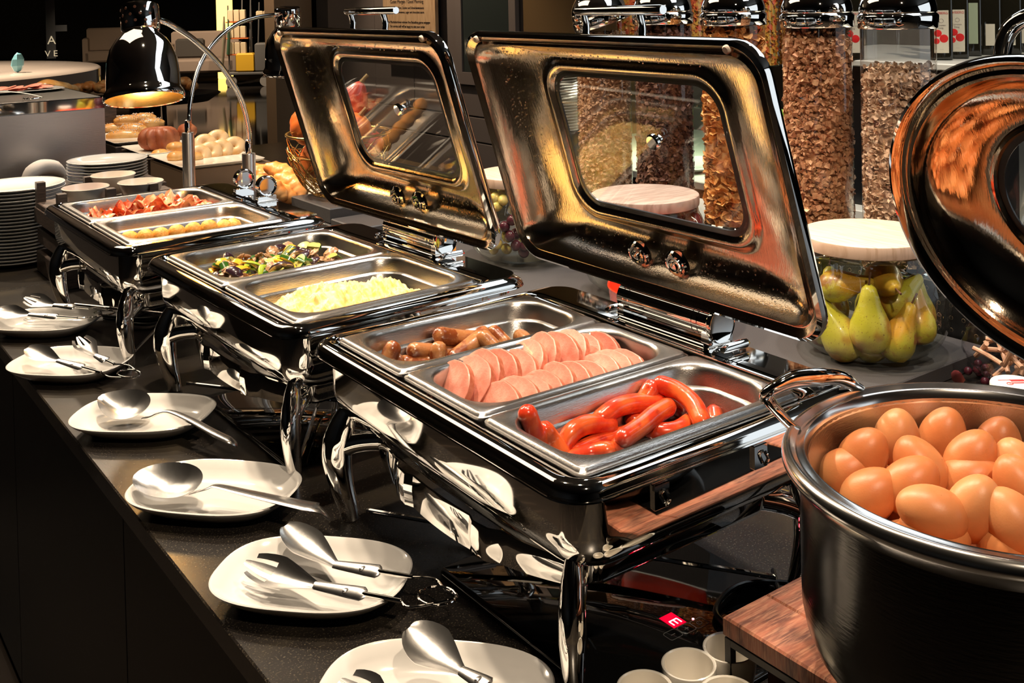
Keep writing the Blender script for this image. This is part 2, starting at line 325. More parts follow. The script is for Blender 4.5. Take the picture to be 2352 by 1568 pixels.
# ---------------- chafing dishes ----------------
CH = {}
def chafer(key, x0, y0, a, label):
    t = thing('chafing_dish', label, 'chafing dish', (x0, y0, 0), a, 'chafing dishes in a row on the counter'); t['xy'] = (x0, y0); t['a'] = a; CH[key] = t
    O = (-.031, .412, -.557, .031)
    def ro_(d, r, z): return rb(O[0]+d, O[1]-d, O[2]+d, O[3]-d, r, z, 8)
    def ri(d, r, z): return rb(-d, .325+d, -.53-d, d, r, z, 8)
    prof = [(0, .2390), (.12, .2412), (.30, .2426), (.50, .2422), (.66, .2408), (.80, .2385), (.90, .2355), (.96, .2325), (1., .2290)]
    A_ = ri(.006, .016, 0); Z_ = ro_(0, .042, 0)
    bead = [[(p[0]*(1-f)+q[0]*f, p[1]*(1-f)+q[1]*f, z) for p, q in zip(A_, Z_)] for f, z in prof]
    MB().loft([ri(.001, .012, .205), ri(.001, .012, .2355), ri(.004, .014, .2365)]+bead[:3]+[rb(-.013, .345, -.543, .013, .026, .2424, 8), rb(O[0]+.014, O[1]-.012, O[2]+.014, O[3]-.014, .034, .2422, 8)]+bead[4:]+[ro_(.003, .040, .2275),
               ro_(.003, .042, .2268), ro_(-.001, .044, .2260), ro_(-.0015, .044, .2245), ro_(0, .044, .2238), ro_(.018, .034, .224), ro_(.018, .034, .213)], False, False).build('rim', chrome, t, ang=50)
    B = (-.013, .352, -.543, .013)
    def bo(d, r, z): return rb(B[0]+d, B[1]-d, B[2]+d, B[3]-d, r, z, 8)
    MB().loft([bo(0, .035, .2245), bo(0, .035, .180), bo(.0015, .036, .168), bo(.005, .038, .156), bo(.012, .04, .146), bo(.022, .04, .138), bo(.036, .04, .133), bo(.06, .04, .131)], False, True).build('water_basin', chrome, t)
    MB().loft([bo(.044, .02, .1325), bo(.046, .02, .108), bo(.050, .02, .102), bo(.056, .02, .100)], False, True).build('heater_box', chrome, t)
    # legs : curved tusks turned out on the corners
    for (cx, cy, dx, dy) in ((.012, -.028, -1, 1), (.012, -.502, -1, -1), (.327, -.028, 1, 1), (.327, -.502, 1, -1)):
        d = Vector((dx, dy, 0)).normalized()
        def q(r, z): return Vector((cx, cy, 0))+d*r+Vector((0, 0, z))
        mb = MB(); side = Vector((-d.y, d.x, 0))
        mb.tube([q(-.001, .170), q(.006, .156), q(.016, .134), q(.025, .108), q(.027, .082), q(.022, .050), q(.013, .018), q(.010, .001)], [.0012, .0070, .0112, .0138, .0140, .0118, .0092, .0080], 20, 1.5, smooth=4, up=d)
        mb.tube([q(.020, .098), q(.000, .106), q(-.024, .110), q(-.056, .112)], [.0110, .0112, .0112, .0125], 14, 1.25, smooth=3)
        mb.build('leg', chrome, t, ang=60)
    # cross rods between the feet
    MB().tube([(.02, -.04, .016), (.17, -.265, .014), (.32, -.49, .016)], .0032, 8).build('cross_rod', chrome, t)
    MB().tube([(.02, -.49, .024), (.17, -.265, .021), (.32, -.04, .024)], .0032, 8).build('cross_rod', chrome, t)
    # bowed front rail under the basin
    for sx in (0, 1):
        rings = []
        for k in range(33):
            y = -.065-.40*k/32; s_ = (k/32-.5)*2; bul = .030*max(0, 1-abs(s_)**2.2)+(.006 if abs(abs(s_)-.45) < .08 else 0); dz = -.012*max(0, 1-abs(s_)**2)
            x = .030-bul if sx == 0 else .309+bul
            n_ = -1 if sx == 0 else 1
            rings.append([(x, y, .126), (x+n_*.002, y, .125), (x+n_*.004, y, .114+dz/2), (x+n_*.002, y, .098+dz), (x, y, .097+dz), (x-n_*.001, y, .110)])
        MB().loft(rings).build('curved_rail', chrome, t, ang=25)
    # small catches on the near long side
    for xx in (.09, .235):
        MB().box(xx-.010, xx+.010, -.5465, -.5425, .188, .214, .001).tube([(xx+.004, -.548, .206), (xx+.004, -.553, .200), (xx+.004, -.548, .192)], .002, 8, smooth=3).build('catch', chrome, t)
    return t
def hinge(t, withlid=True):
    if withlid:
        ax = Matrix(((1, 0, 0), (0, 0, 1), (0, -1, 0)))
        y0, y1 = -.168, -.350
        mb = MB()
        pr = [(.0195, 0), (.0215, .002), (.0215, .014), (.0205, .015), (.0215, .016), (.0215, .024), (.0205, .025), (.0215, .026), (.0215, .150), (.0205, .151), (.0215, .152), (.0215, .160), (.0205, .161), (.0215, .162), (.0215, .180)]
        mb.loft([[(.377+r*math.cos(2*PI*k/28), y0-z, .2695+r*math.sin(2*PI*k/28)) for k in range(28)] for r, z in pr]).build('hinge_barrel', chrome, t)
        MB().loft([[(.377+r*math.cos(2*PI*k/28), y1+.002-z, .2695+r*math.sin(2*PI*k/28)) for k in range(28)] for r, z in ((.0238, 0), (.0244, .002), (.0244, .006), (.0232, .0075), (.021, .0066))]).build('hinge_cap', chrome, t)
        MB().box(.355, .399, -.185, -.172, .2425, .262, .002).box(.355, .399, -.352, -.338, .2425, .262, .002).box(.352, .402, -.345, -.178, .2428, .2465, .001).build('hinge_bracket', chrome, t)
        for yy in (-.160, -.385):
            MB().tube([(.345, yy, .2505), (.352, yy, .2515), (.388, yy, .2515)], [.004, .0058, .0058], 12).tube([(.388, yy, .2515), (.393, yy, .2505)], [.0058, .003], 12).build('hinge_arm', chrome, t)
    else:
        ax = Matrix(((1, 0, 0), (0, 0, 1), (0, -1, 0)))
        for i, yy in enumerate((-.168, -.300)):
            MB().box(.355, .399, yy-.008, yy+.008, .2425, .256, .002).loft([[(.377+r*math.cos(2*PI*k/28), yy+.008-z, .2775+r*math.sin(2*PI*k/28)) for k in range(28)] for r, z in ((.021, 0), (.0235, .003), (.0235, .017), (.0215, .019), (.0185, .0185), (.0175, .0165))]).build('hinge_socket', chrome, t)
            if i == 0: MB().box(.370, .384, yy-.0115, yy-.007, .262, .295, .002).build('locking_bar', chrome, t)
        MB().box(.352, .402, -.31, -.16, .2428, .2455, .001).build('hinge_plate', chrome, t)
def lid(t, yc, O=(.362, .287)):
    # opened lid, leaning back over the pans by 17 degrees; local axes : y, s (up the lid), n (outside)
    tl = R_(17); S = Vector((-math.sin(tl), 0, math.cos(tl))); Nn = Vector((math.cos(tl), 0, math.sin(tl)))
    T = Matrix.Identity(4)
    for i in range(3): T[i][0] = (0, 1, 0)[i]; T[i][1] = S[i]; T[i][2] = Nn[i]
    T[0][3] = O[0]; T[1][3] = yc; T[2][3] = O[1]
    l = bpy.data.objects.new('lid', None); COL.objects.link(l); l.parent = t; l.empty_display_size = .02; l.matrix_local = T
    # inside and outside skin in one loft: n = +z locally
    W = .303; s0, s1 = 0., .378
    def R3(d, r, z, n=8): return rb(-W+d, W-d, s0+d, s1-d, r, z, n)
    def wn(d, r, z, n=8): return rb(-.168-d, .168+d, .090-d, .302+d, r, z, n)
    def mix(a, b, f, z): return [(p[0]*(1-f)+q[0]*f, p[1]*(1-f)+q[1]*f, z) for p, q in zip(a, b)]
    A = R3(.020, .034, 0); Bw = wn(.020, .05, 0)
    inner = [R3(.006, .042, -.004), R3(.010, .040, -.0015), R3(.014, .038, .003), R3(.0155, .037, .0035), R3(.019, .035, .000), mix(A, A, 0, .004)]
    for f, z in ((.10, .020), (.28, .034), (.5, .043), (.75, .048), (.93, .0495)): inner.append(mix(A, Bw, f, z))
    inner += [wn(.019, .052, .0485), wn(.016, .050, .0455), wn(.010, .045, .0445), wn(.006, .042, .0465), wn(.002, .04, .0500)]
    outer = [R3(.006, .042, -.004), R3(.001, .045, -.001), R3(0, .046, .004), R3(.001, .045, .010), R3(.004, .044, .013), mix(A, A, 0, .014)]
    for f, z in ((.08, .026), (.28, .038), (.5, .047), (.75, .052), (.93, .0535)): outer.append(mix(A, Bw, f, z))
    outer += [wn(.006, .042, .054), wn(.002, .04, .052)]
    MB().loft(outer, False, False).build('lid_shell', chrome, l)
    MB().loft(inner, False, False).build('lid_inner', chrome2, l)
    MB().loft([wn(.003, .04, .0505), wn(-.006, .036, .0500), wn(-.006, .036, .0525), wn(.003, .04, .0525)], False, False).build('gasket', blackpl, l)
    MB().loft([wn(0, .04, .0502), wn(0, .04, .0528)]).build('window_pane', glass, l)
    # vent knob on the pane
    MB().lathe([(.004, -.012), (.0095, -.012), (.0115, -.010), (.0115, -.006), (.009, -.005), (.006, 0), (.006, .004)], 20, (-.036, .214, .048)).build('vent_knob', chrome, l)
    for yy in (.040, -.036):
        MB().lathe([(.0195, .006), (.0205, .000), (.0185, -.003), (.0155, -.001), (.014, -.005), (.0105, -.005), (.009, -.002), (.007, -.008), (.002, -.0095)], 24, (yy, .040, .026)).build('rosette', chrome, l)
    for yy in (-.255, .255): MB().lathe([(.0055, .003), (.0055, -.006), (.004, -.0075)], 14, (yy, .368, 0)).build('rubber_stop', mat('translucent rubber', (.6, .5, .42), .5), l)
    # handle with two posts on the outside upper wall
    hb = MB(); hz = .052
    hb.tube([(-.104, .396, hz), (-.1, .396, hz), (.068, .394, hz), (.073, .394, hz)], [.006, .0068, .0068, .005], 14)
    for yy in (.058, -.057): hb.tube([(yy, .392, hz), (yy, .376, hz), (yy-.001, .362, .047), (yy-.002, .350, .036)], .0055, 10, smooth=3)
    hb.build('handle', chrome, l)
    # condensation drops
    dm = mat('water drops', (.95, .95, .95), .02, trans=1., ior=1.33); mb = MB(); random.seed(int(yc*100))
    for k in range(420):
        f = random.random(); 
        if f < .35: y = random.uniform(-.27, .27); s_ = random.uniform(.335, .352); z = .0155-(s_-.343)*.6
        elif f < .7: y = random.gauss(.235, .02); s_ = random.uniform(.15, .34); z = .028
        else: y = random.uniform(-.24, .2); s_ = random.uniform(.028, .06); z = .022+(s_-.028)*.5
        fA = None
        r = random.uniform(.0006, .0016); mb.ball((y, s_, z-.0005), (r, r, r*.7), 6, 4)
    o = mb.build('water_drops', dm, l, kind='stuff')
    return l
tA = chafer('A', .5823, 2.6351, .0096, 'far chrome chafing dish without lid, holding bacon and potato balls, under the heat lamp')
hinge(tA, False)
tB = chafer('B', .6114, 1.9624, .0321, 'middle chrome chafing dish with open lid, holding grilled vegetables and scrambled eggs')
hinge(tB); lid(tB, -.265+.003, (.344, .287))
tC = chafer('C', .6403, 1.3276, -.0063, 'nearest chrome chafing dish with open lid, holding three pans of sausages and sliced meat loaf')
hinge(tC); lid(tC, -.237)
# food pans (they lift out: things of their own)
def pan(ch, u0, u1, label, depth=.062):
    t = CH[ch]; a = t['a']; x, y, z = loc3(t, 0, 0, 0)
    def fl(d, r, z_): return rb(d, .325-d, -u1+d, -u0-d, r, z_, 7)
    mb = MB(); top = .2445
    def op(d, r, z_): return rb(.0165+d, .3085-d, -u1+.0165+d, -u0-.0165-d, r, z_, 7)
    mb.loft([fl(.0015, .010, top-.008), fl(.0008, .011, top-.0045), fl(.003, .010, top-.004), fl(.0055, .009, top-.0005), fl(.0065, .009, top), op(-.002, .046, top), op(.0, .046, top-.0012), op(.0025, .046, top-.006), op(.005, .045, top-.024),
             op(.0085, .044, top-.0255), op(.0105, .043, top-.028), op(.013, .042, top-depth+.008), op(.016, .040, top-depth+.003), op(.023, .035, top-depth)], False, True)
    mb.loft([fl(.0015, .010, top-.008), op(-.004, .048, top-.0085), op(.002, .046, top-.026), op(.010, .043, top-depth-.001)], False, True)
    o = mb.build('food_pan', pansteel, None, (x, y, 0), a); tag(o, label, 'food pan', 'steel food pans in the chafing dishes'); return o
pan('A', 0, .2645, 'steel food pan of bacon in the far chafing dish'); pan('A', .2655, .53, 'steel food pan of potato balls in the far chafing dish')
pan('B', 0, .2645, 'steel food pan of grilled vegetables in the middle chafing dish'); pan('B', .2655, .53, 'steel food pan of scrambled eggs in the middle chafing dish')
pan('C', 0, .1762, 'narrow steel food pan of brown grilled sausages in the nearest dish'); pan('C', .1770, .353, 'narrow steel food pan of pink meat loaf slices in the nearest dish'); pan('C', .3538, .53, 'narrow steel food pan of red sausages at the front of the nearest dish')

# ---------------- food ----------------
def sausage(name, label, pts, r, m, grp, wob=.0):
    mb = MB(); P = [Vector(p) for p in pts]
    d0 = (P[0]-P[1]).normalized(); d1 = (P[-1]-P[-2]).normalized()
    path, rad = cat(P, [r]*len(P), 7)
    pp = [P[0]+d0*r*.95, P[0]+d0*r*.85, P[0]+d0*r*.55]+path+[P[-1]+d1*r*.55, P[-1]+d1*r*.85, P[-1]+d1*r*.95]
    rd = [r*.10, r*.50, r*.84]+[q*(1+wob*N3(p*60)) for p, q in zip(path, rad)]+[r*.84, r*.50, r*.10]
    mb.tube(pp, rd, 18)
    return tag(mb.build(name, m, None, ang=70), label, 'sausage', grp)
redm = mat('red frankfurter skin', (.62, .045, .015), .22, n=[((.78, .13, .03), 40, .42, .62, ONE), ((.36, .02, .01), 55, .60, .72, ONE)], coat=.5, bump=.12, bscale=240, sss=.12)
brm = mat('grilled sausage skin', (.40, .16, .055), .27, n=[((.20, .045, .010), 38, .47, .56, ONE), ((.54, .28, .13), 130, .58, .74, ONE)], coat=.35, bump=.2, bscale=260, sss=.1)
G = 'red sausages in the front pan'
RED = [
 ([(0.6781, 0.9393, 0.2470), (0.6823, 0.9390, 0.2350), (0.6880, 0.9392, 0.2200)], 'red sausage standing up in the left corner of the front pan, longest of three there'),
 ([(0.6915, 0.9390, 0.2225), (0.6918, 0.9397, 0.2145), (0.6922, 0.9390, 0.2050)], 'short red sausage end in front of the upright one, middle of the left three'),
 ([(0.7016, 0.9397, 0.2225), (0.7093, 0.9390, 0.2110), (0.7154, 0.9294, 0.1970)], 'red sausage leaning against the left front corner, right one of the left three'),
 ([(0.7245, 0.9395, 0.1950), (0.7373, 0.9387, 0.2110), (0.7601, 0.9386, 0.2150), (0.7886, 0.9341, 0.2090)], 'curved red sausage lying left of centre with its tip to the right'),
 ([(0.7377, 0.9289, 0.1920), (0.7686, 0.9302, 0.1940), (0.8083, 0.9253, 0.1950)], 'straight orange red sausage half under the curved left one'),
 ([(0.7174, 0.9198, 0.1900), (0.7445, 0.9173, 0.1930), (0.7605, 0.9040, 0.1960)], 'red sausage along the front rim with a pale fold'),
 ([(0.7741, 0.8983, 0.2000), (0.7751, 0.8982, 0.1900)], 'blunt red sausage end at the middle of the front rim'),
 ([(0.7810, 0.9389, 0.2160), (0.8023, 0.9381, 0.2230), (0.8312, 0.9380, 0.2220), (0.8619, 0.9293, 0.2170)], 'long arched red sausage at the back centre of the front pan'),
 ([(0.7761, 0.8929, 0.2100), (0.8018, 0.8961, 0.2140), (0.8299, 0.9032, 0.2180), (0.8552, 0.9074, 0.2200)], 'thick red sausage slanting across the middle, on top of the heap'),
 ([(0.8284, 0.9122, 0.2040), (0.8307, 0.8944, 0.2020), (0.8484, 0.8844, 0.2020), (0.8761, 0.8890, 0.2040)], 'sagging red sausage curved upwards at both ends, right of centre'),
 ([(0.8705, 0.9320, 0.2360), (0.8783, 0.9121, 0.2320), (0.8775, 0.8857, 0.2240), (0.8663, 0.8616, 0.2140)], 'big arched red sausage rising above the others at the right'),
 ([(0.8597, 0.9386, 0.2320), (0.8496, 0.9385, 0.2225)], 'upright red sausage end behind the big arched one'),
 ([(0.8849, 0.9379, 0.2130), (0.8964, 0.9262, 0.2020)], 'orange sausage stub between the crossing sausages, partly shaded'),
 ([(0.8939, 0.9379, 0.1970), (0.9080, 0.9286, 0.1920)], 'dark shaded sausage end under the big arched one'),
 ([(0.9294, 0.9044, 0.1950), (0.9186, 0.8921, 0.1900)], 'dark shaded sausage end alone at the right end of the pan'),
 ([(0.8303, 0.9384, 0.2020), (0.8548, 0.9386, 0.2035)], 'orange sausage deep down at the bottom centre of the heap')]
for p, l in RED: sausage('red_sausage', l, p, .0112, redm, G)
G = 'grilled sausages in the rear pan'
BRN = [
 ([(0.7066, 1.2919, 0.2225), (0.6980, 1.2916, 0.2065)], 'brown grilled sausage standing at the left end of its pan'),
 ([(0.7414, 1.2920, 0.2125), (0.7699, 1.2918, 0.2045), (0.8034, 1.2892, 0.1960)], 'brown grilled sausage lying across the middle with its browned end to the left'),
 ([(0.7834, 1.2906, 0.2260), (0.8164, 1.2915, 0.2145), (0.8542, 1.2912, 0.2060)], 'thick grilled sausage furthest back, well browned on its left half'),
 ([(0.7675, 1.2712, 0.2140), (0.7647, 1.2673, 0.1980)], 'short upright browned sausage in front of the lying one'),
 ([(0.8445, 1.2764, 0.2180), (0.8188, 1.2660, 0.2110), (0.7854, 1.2607, 0.2000)], 'pale long grilled sausage slanting down to the pan rim'),
 ([(0.8354, 1.2596, 0.2190), (0.8417, 1.2462, 0.2080)], 'small pale sausage end beside the slanting one'),
 ([(0.8671, 1.2786, 0.2140), (0.8719, 1.2617, 0.2020)], 'grilled sausage with pinched tip, rightmost of the lit group'),
 ([(0.9211, 1.2905, 0.1960), (0.9206, 1.2756, 0.1920)], 'dark shaded sausage alone at the right of its pan'),
 ([(0.7148, 1.2917, 0.2015), (0.7157, 1.2913, 0.1930)], 'small sausage end peeping over the rim at the left'),
 ([(0.7229, 1.2917, 0.1985), (0.7497, 1.2798, 0.1920)], 'flat lying grilled sausage nearest the front rim at the left'),
 ([(0.7518, 1.2915, 0.1945), (0.7653, 1.2765, 0.1930)], 'pale sausage under the short upright one')]
for p, l in BRN: sausage('grilled_sausage', l, p, .0122, brm, G, .05)
# meat loaf slices : two rows of fallen slices in the middle pan
ml = mat('pink meat loaf', (.60, .19, .13), .45, n=[((.74, .30, .22), 60, .4, .65, ONE), ((.55, .16, .09), 230, .68, .74, ONE)], coat=.12, bump=.15, bscale=400, sss=.15)
mc = mat('meat loaf browned edge', (.42, .11, .055), .45, n=[((.60, .20, .12), 80, .4, .6, ONE)])
C0 = CH['C']
def slab(v, u, z, tilt, yaw, label, grp, wd=.090, hg=.070, th_=.0098):
    x, y, zz = loc3(C0, v, u, z)
    pts = []; n = 22
    for k in range(n):
        a = 2*PI*k/n; c, s_ = math.cos(a), math.sin(a); e = 3.2 if s_ < 0 else 2.1
        pts.append((wd/2*math.copysign(abs(c)**(2/e), c)*(1+.03*N3(Vector((v*90, k*.7, 0)))), hg/2*math.copysign(abs(s_)**(2/e), s_)*(1+.04*N3(Vector((v*70, k*.9, 5))))))
    mb = MB(); t2 = th_/2
    mb.loft([[(a*.97, b*.97, -t2) for a, b in pts], [(a, b, -t2*.8) for a, b in pts], [(a, b, t2*.8) for a, b in pts], [(a*.97, b*.97, t2) for a, b in pts]])
    # local x : across (world -y), local y : up, z : face normal towards -x
    q = Matrix.Rotation(C0['a']+yaw, 3, 'Z') @ Matrix(((0, math.sin(tilt), -math.cos(tilt)), (-1, 0, 0), (0, math.cos(tilt), math.sin(tilt))))
    o = mb.build('meat_loaf_slice', ml, None, (x, y, zz)); o.rotation_euler = q.to_euler(); 
    e = MB(); k2 = [(a*1.004, b*1.004) for a, b in pts]
    e.loft([[(a, b, -t2*.7) for a, b in k2], [(a, b, t2*.7) for a, b in k2]], False, False)
    eo = e.build('browned_edge', mc, o)
    return tag(o, label, 'meat loaf slice', grp)
random.seed(3)
for i in range(11):
    v = .050+i*.0225; hgt = .2220+.004*math.sin(i*1.1)+(.006 if i in (5, 6) else 0)
    if i > 8: hgt -= .006
    slab(v, .214+.004*math.sin(i*2.1), hgt, R_(34+6*math.sin(i*1.7)), random.uniform(-.22, .16), 'pink meat loaf slice, %s from the left in the rear row of its pan' % ORD[i+1], 'meat loaf slices, rear row')
for i in range(10):
    v = .066+i*.0215
    slab(v, .288+.003*math.sin(i*1.3), .213+.003*math.sin(i*1.9), R_(36+5*math.sin(i)), random.uniform(-.15, .1), 'pink meat loaf slice, %s from the left in the front row of its pan' % ORD[i+1], 'meat loaf slices, front row')
# bacon
bm_ = mat('fried bacon', (.68, .10, .035), .25, n=[((.92, .52, .30), 28, .44, .56, (1, 1, 1)), ((.34, .03, .01), 60, .58, .68, ONE)], coat=.5, bump=.2, bscale=300, sss=.1)
A0 = CH['A']; random.seed(11)
def bacon(v, u, z, L, wdt, ang, k):
    n = 22; m_ = 5; vs = []; fs = []; d = Vector((math.cos(ang), math.sin(ang), 0)); s_ = Vector((-d.y, d.x, 0)); ph = random.uniform(0, 6)
    x0, y0, z0 = loc3(A0, v, u, z)
    for th_ in (0, .0016):
        for i in range(n):
            t = i/(n-1); w_ = wdt*(1+.25*math.sin(t*9+ph))
            for j in range(m_):
                q = j/(m_-1)-.5; tw = .9*math.sin(t*5+ph)
                p = Vector((x0, y0, z0))+d*(t-.5)*L+s_*(q*w_*math.cos(tw))+Vector((0, 0, .011*math.sin(t*13+ph+q)+q*w_*math.sin(tw)+th_+.003*math.sin(q*20+t*30)))
                vs.append(p)
    S_ = n*m_
    for i in range(n-1):
        for j in range(m_-1):
            a = i*m_+j; fs.append((a, a+1, a+m_+1, a+m_)); a += S_; fs.append((a, a+m_, a+m_+1, a+1))
    for i in range(n-1):
        for j in (0, m_-1):
            a = i*m_+j; fs.append((a, a+m_, a+m_+S_, a+S_))
    for j in range(m_-1):
        for i in (0, n-1): a = i*m_+j; fs.append((a, a+1, a+1+S_, a+S_))
    o = MB().add(vs, fs).build('bacon_strip', bm_, None, ang=80)
    pl_ = ('at the left end', 'left of the middle', 'in the middle', 'right of the middle', 'at the right end')[min(4, max(0, int((v-.055)/.0441)))]
    return tag(o, 'wavy fried bacon strip %s of the bacon heap, %s' % (pl_, 'rear side' if u < .13 else 'front side'), 'bacon', 'bacon strips in the far chafing dish')
for k in range(34):
    v = random.uniform(.055, .275); u = random.uniform(.05, .215); hh = (1-((v-.165)/.14)**2)
    bacon(v, u, .206+.036*hh*random.random()+.004, random.uniform(.075, .13), random.uniform(.022, .036), random.uniform(-.9, .9)+random.choice((0, PI)), k)
# potato balls
pb = mat('crumbed potato ball', (.66, .25, .035), .55, n=[((.78, .38, .08), 180, .4, .62, ONE), ((.62, .24, .03), 90, .62, .74, ONE)], bump=.5, bscale=260)
for i, p in enumerate([(0.6324, 2.2549, 0.2200), (0.6615, 2.2439, 0.2210), (0.6909, 2.2387, 0.2210), (0.7216, 2.2309, 0.2240), (0.7537, 2.2233, 0.2250), (0.7847, 2.2166, 0.2270), (0.8294, 2.2492, 0.2160), (0.8488, 2.2494, 0.2150)]):
    o = MB().ball((0, 0, 0), (.0180, .0180, .0172), 20, 14, disp=.07, dsc=4, seed=i).build('potato_ball', pb, None, p, i); tag(o, 'golden crumbed potato ball, %s from the left in its pan' % ORD[i+1], 'potato ball', 'potato balls in the far dish')
# scrambled eggs : one soft heap
se = mat('scrambled egg', (.86, .56, .16), .42, n=[((.92, .72, .34), 38, .40, .66, ONE), ((.85, .52, .12), 70, .64, .76, ONE)], bump=.3, bscale=160, sss=.25)
B0 = CH['B']; vs = []; fs = []; nu, nv = 60, 130
for i in range(nv):
    for j in range(nu):
        v = .045+.225*i/(nv-1); u = .296+.206*j/(nu-1)
        e1 = max(0, 1-(abs((v-.155)/.118))**2.6); e2 = max(0, 1-(abs((u-.412)/.094))**3)
        h = .033*(e1*e2)**.6*(.72+.5*N3(Vector((v*26, u*26, 2)))+.25*math.sin(v*38+u*9)*.5)
        q = Vector((v*90, u*90, 0)); h += (e1*e2)**.4*(.010*abs(N3(q))+.006*abs(N3(q*2.2))+.0025*abs(N3(q*5)))
        x, y, z = loc3(B0, v+.003*N3(q*1.3), u+.003*N3(q*1.3+Vector((9, 9, 9))), .2030+h*1.25-.003*(1 if e1*e2 <= 0 else 0)); vs.append((x, y, z))
for i in range(nv-1):
    for j in range(nu-1): a = i*nu+j; fs.append((a, a+1, a+nu+1, a+nu))
o = MB().add(vs, fs).build('scrambled_eggs', se, None, ang=80); tag(o, 'heap of pale yellow scrambled eggs in the front pan of the middle dish', 'scrambled eggs', None, 'stuff')
# grilled vegetables
zs = mat('zucchini flesh', (.62, .58, .16), .35, n=[((.30, .40, .05), 40, .55, .68, ONE), ((.16, .08, .02), 90, .62, .7, ONE)], coat=.3); zg = mat('zucchini peel', (.03, .10, .012), .25, coat=.4)
ag = mat('aubergine skin', (.030, .012, .02), .22, coat=.5); af = mat('aubergine flesh', (.40, .24, .09), .4, n=[((.10, .04, .02), 70, .5, .62, ONE)], coat=.3)
mu = mat('grilled mushroom', (.26, .12, .05), .35, n=[((.46, .28, .15), 60, .45, .6, ONE), ((.10, .04, .02), 80, .62, .72, ONE)], coat=.4)
pp = mat('yellow pepper', (.86, .42, .03), .22, n=[((.75, .24, .02), 30, .5, .65, ONE)], coat=.5); pg = mat('green pepper', (.36, .48, .04), .22, coat=.5)
random.seed(5); PROT = {}
def veg(kind):
    if kind in PROT: return PROT[kind]
    if kind == 'zucchini_slice':
        o = MB().lathe([(.017, -.004), (.0185, -.003), (.0185, .003), (.017, .004)], 18).build(kind, zs); MB().lathe([(.0188, -.0030), (.0188, .0030)], 18, cap0=False, cap1=False).build('peel', zg, o)
    elif kind == 'zucchini_piece':
        o = MB().loft([[(x, .013*math.cos(a), .010*math.sin(a)) for a in (PI*k/8 for k in range(9))] for x in (-.014, 0, .014)]).build(kind, zs); MB().loft([[(x, .0133*math.cos(a), .0103*math.sin(a)) for a in (PI*k/8 for k in range(9))]+[(x, .0128*math.cos(a), .0098*math.sin(a)) for a in (PI*k/8 for k in range(8, -1, -1))] for x in (-.0138, .0138)]).build('peel', zg, o)
    elif kind == 'aubergine_piece':
        o = MB().tube([(-.018, 0, 0), (-.006, .002, .004), (.008, .002, .004), (.02, 0, 0)], [.006, .012, .012, .005], 12, .55, smooth=3).build(kind, af); MB().tube([(-.0185, 0, .002), (-.006, .002, .0065), (.008, .002, .0065), (.0205, 0, .002)], [.005, .0115, .0115, .004], 12, .42, smooth=3).build('skin', ag, o)
    elif kind == 'mushroom_piece':
        o = MB().ball((0, 0, .004), (.015, .012, .0045), 20, 10, disp=.35, dsc=3).tube([(0, 0, .002), (.006, 0, -.010)], [.005, .0045], 10).build(kind, mu)
    elif kind == 'pepper_piece':
        o = MB().tube([(-.016, 0, 0), (-.006, .003, .006), (.006, .003, .006), (.016, 0, 0)], [.009, .011, .011, .008], 12, .25, smooth=3).build(kind, pp)
    else:
        o = MB().tube([(-.02, 0, 0), (-.006, .005, .004), (.008, .005, .004), (.02, -.002, 0)], [.004, .007, .007, .003], 10, .4, smooth=3).build(kind, pg)
    PROT[kind] = o; o['_u'] = 0; return o
VL = {'zucchini_slice': ('zucchini', 'round green-edged zucchini slice', 'zucchini slices'), 'zucchini_piece': ('zucchini', 'half round zucchini chunk', 'zucchini chunks'),
      'aubergine_piece': ('aubergine', 'dark glossy aubergine piece', 'aubergine pieces'), 'mushroom_piece': ('mushroom', 'browned mushroom piece', 'mushroom pieces'),
      'pepper_piece': ('pepper', 'orange yellow pepper piece', 'yellow pepper pieces'), 'pepper_strip': ('pepper', 'light green pepper strip', 'green pepper strips')}
kinds = ['zucchini_slice', 'zucchini_piece', 'aubergine_piece', 'mushroom_piece', 'mushroom_piece', 'pepper_piece', 'pepper_strip', 'aubergine_piece', 'mushroom_piece']
for k in range(160):
    kd = kinds[k % 9]; pr = veg(kd)
    lay = k//54; v = random.uniform(.035, .275) if lay == 0 else random.uniform(.06, .255); u = random.uniform(.045, .215) if lay == 0 else random.uniform(.05, .19)
    p = loc3(B0, v, u, .205+lay*.011+random.uniform(0, .004)); rt_ = (random.uniform(-.7, .7), random.uniform(-.7, .7), random.uniform(0, 6))
    if not pr['_u']: o = pr; o['_u'] = 1; o.location = p; o.rotation_euler = rt_
    else: o = dup(pr, p, rt_)
    sc = random.uniform(.70, 1.0); o.scale = (sc, sc, sc); c_, l_, g_ = VL[kd]; tag(o, '%s, %s of the vegetables, %s, %s' % (l_, ('left end', 'left of middle', 'middle', 'right of middle', 'right end')[min(4, int((v-.03)/.0492))], ('bottom', 'halfway up', 'on top')[lay], 'rear' if u < .125 else 'front'), c_, g_)
for o in PROT.values(): pass
for o in COL.objects:
    if '_u' in o: del o['_u']

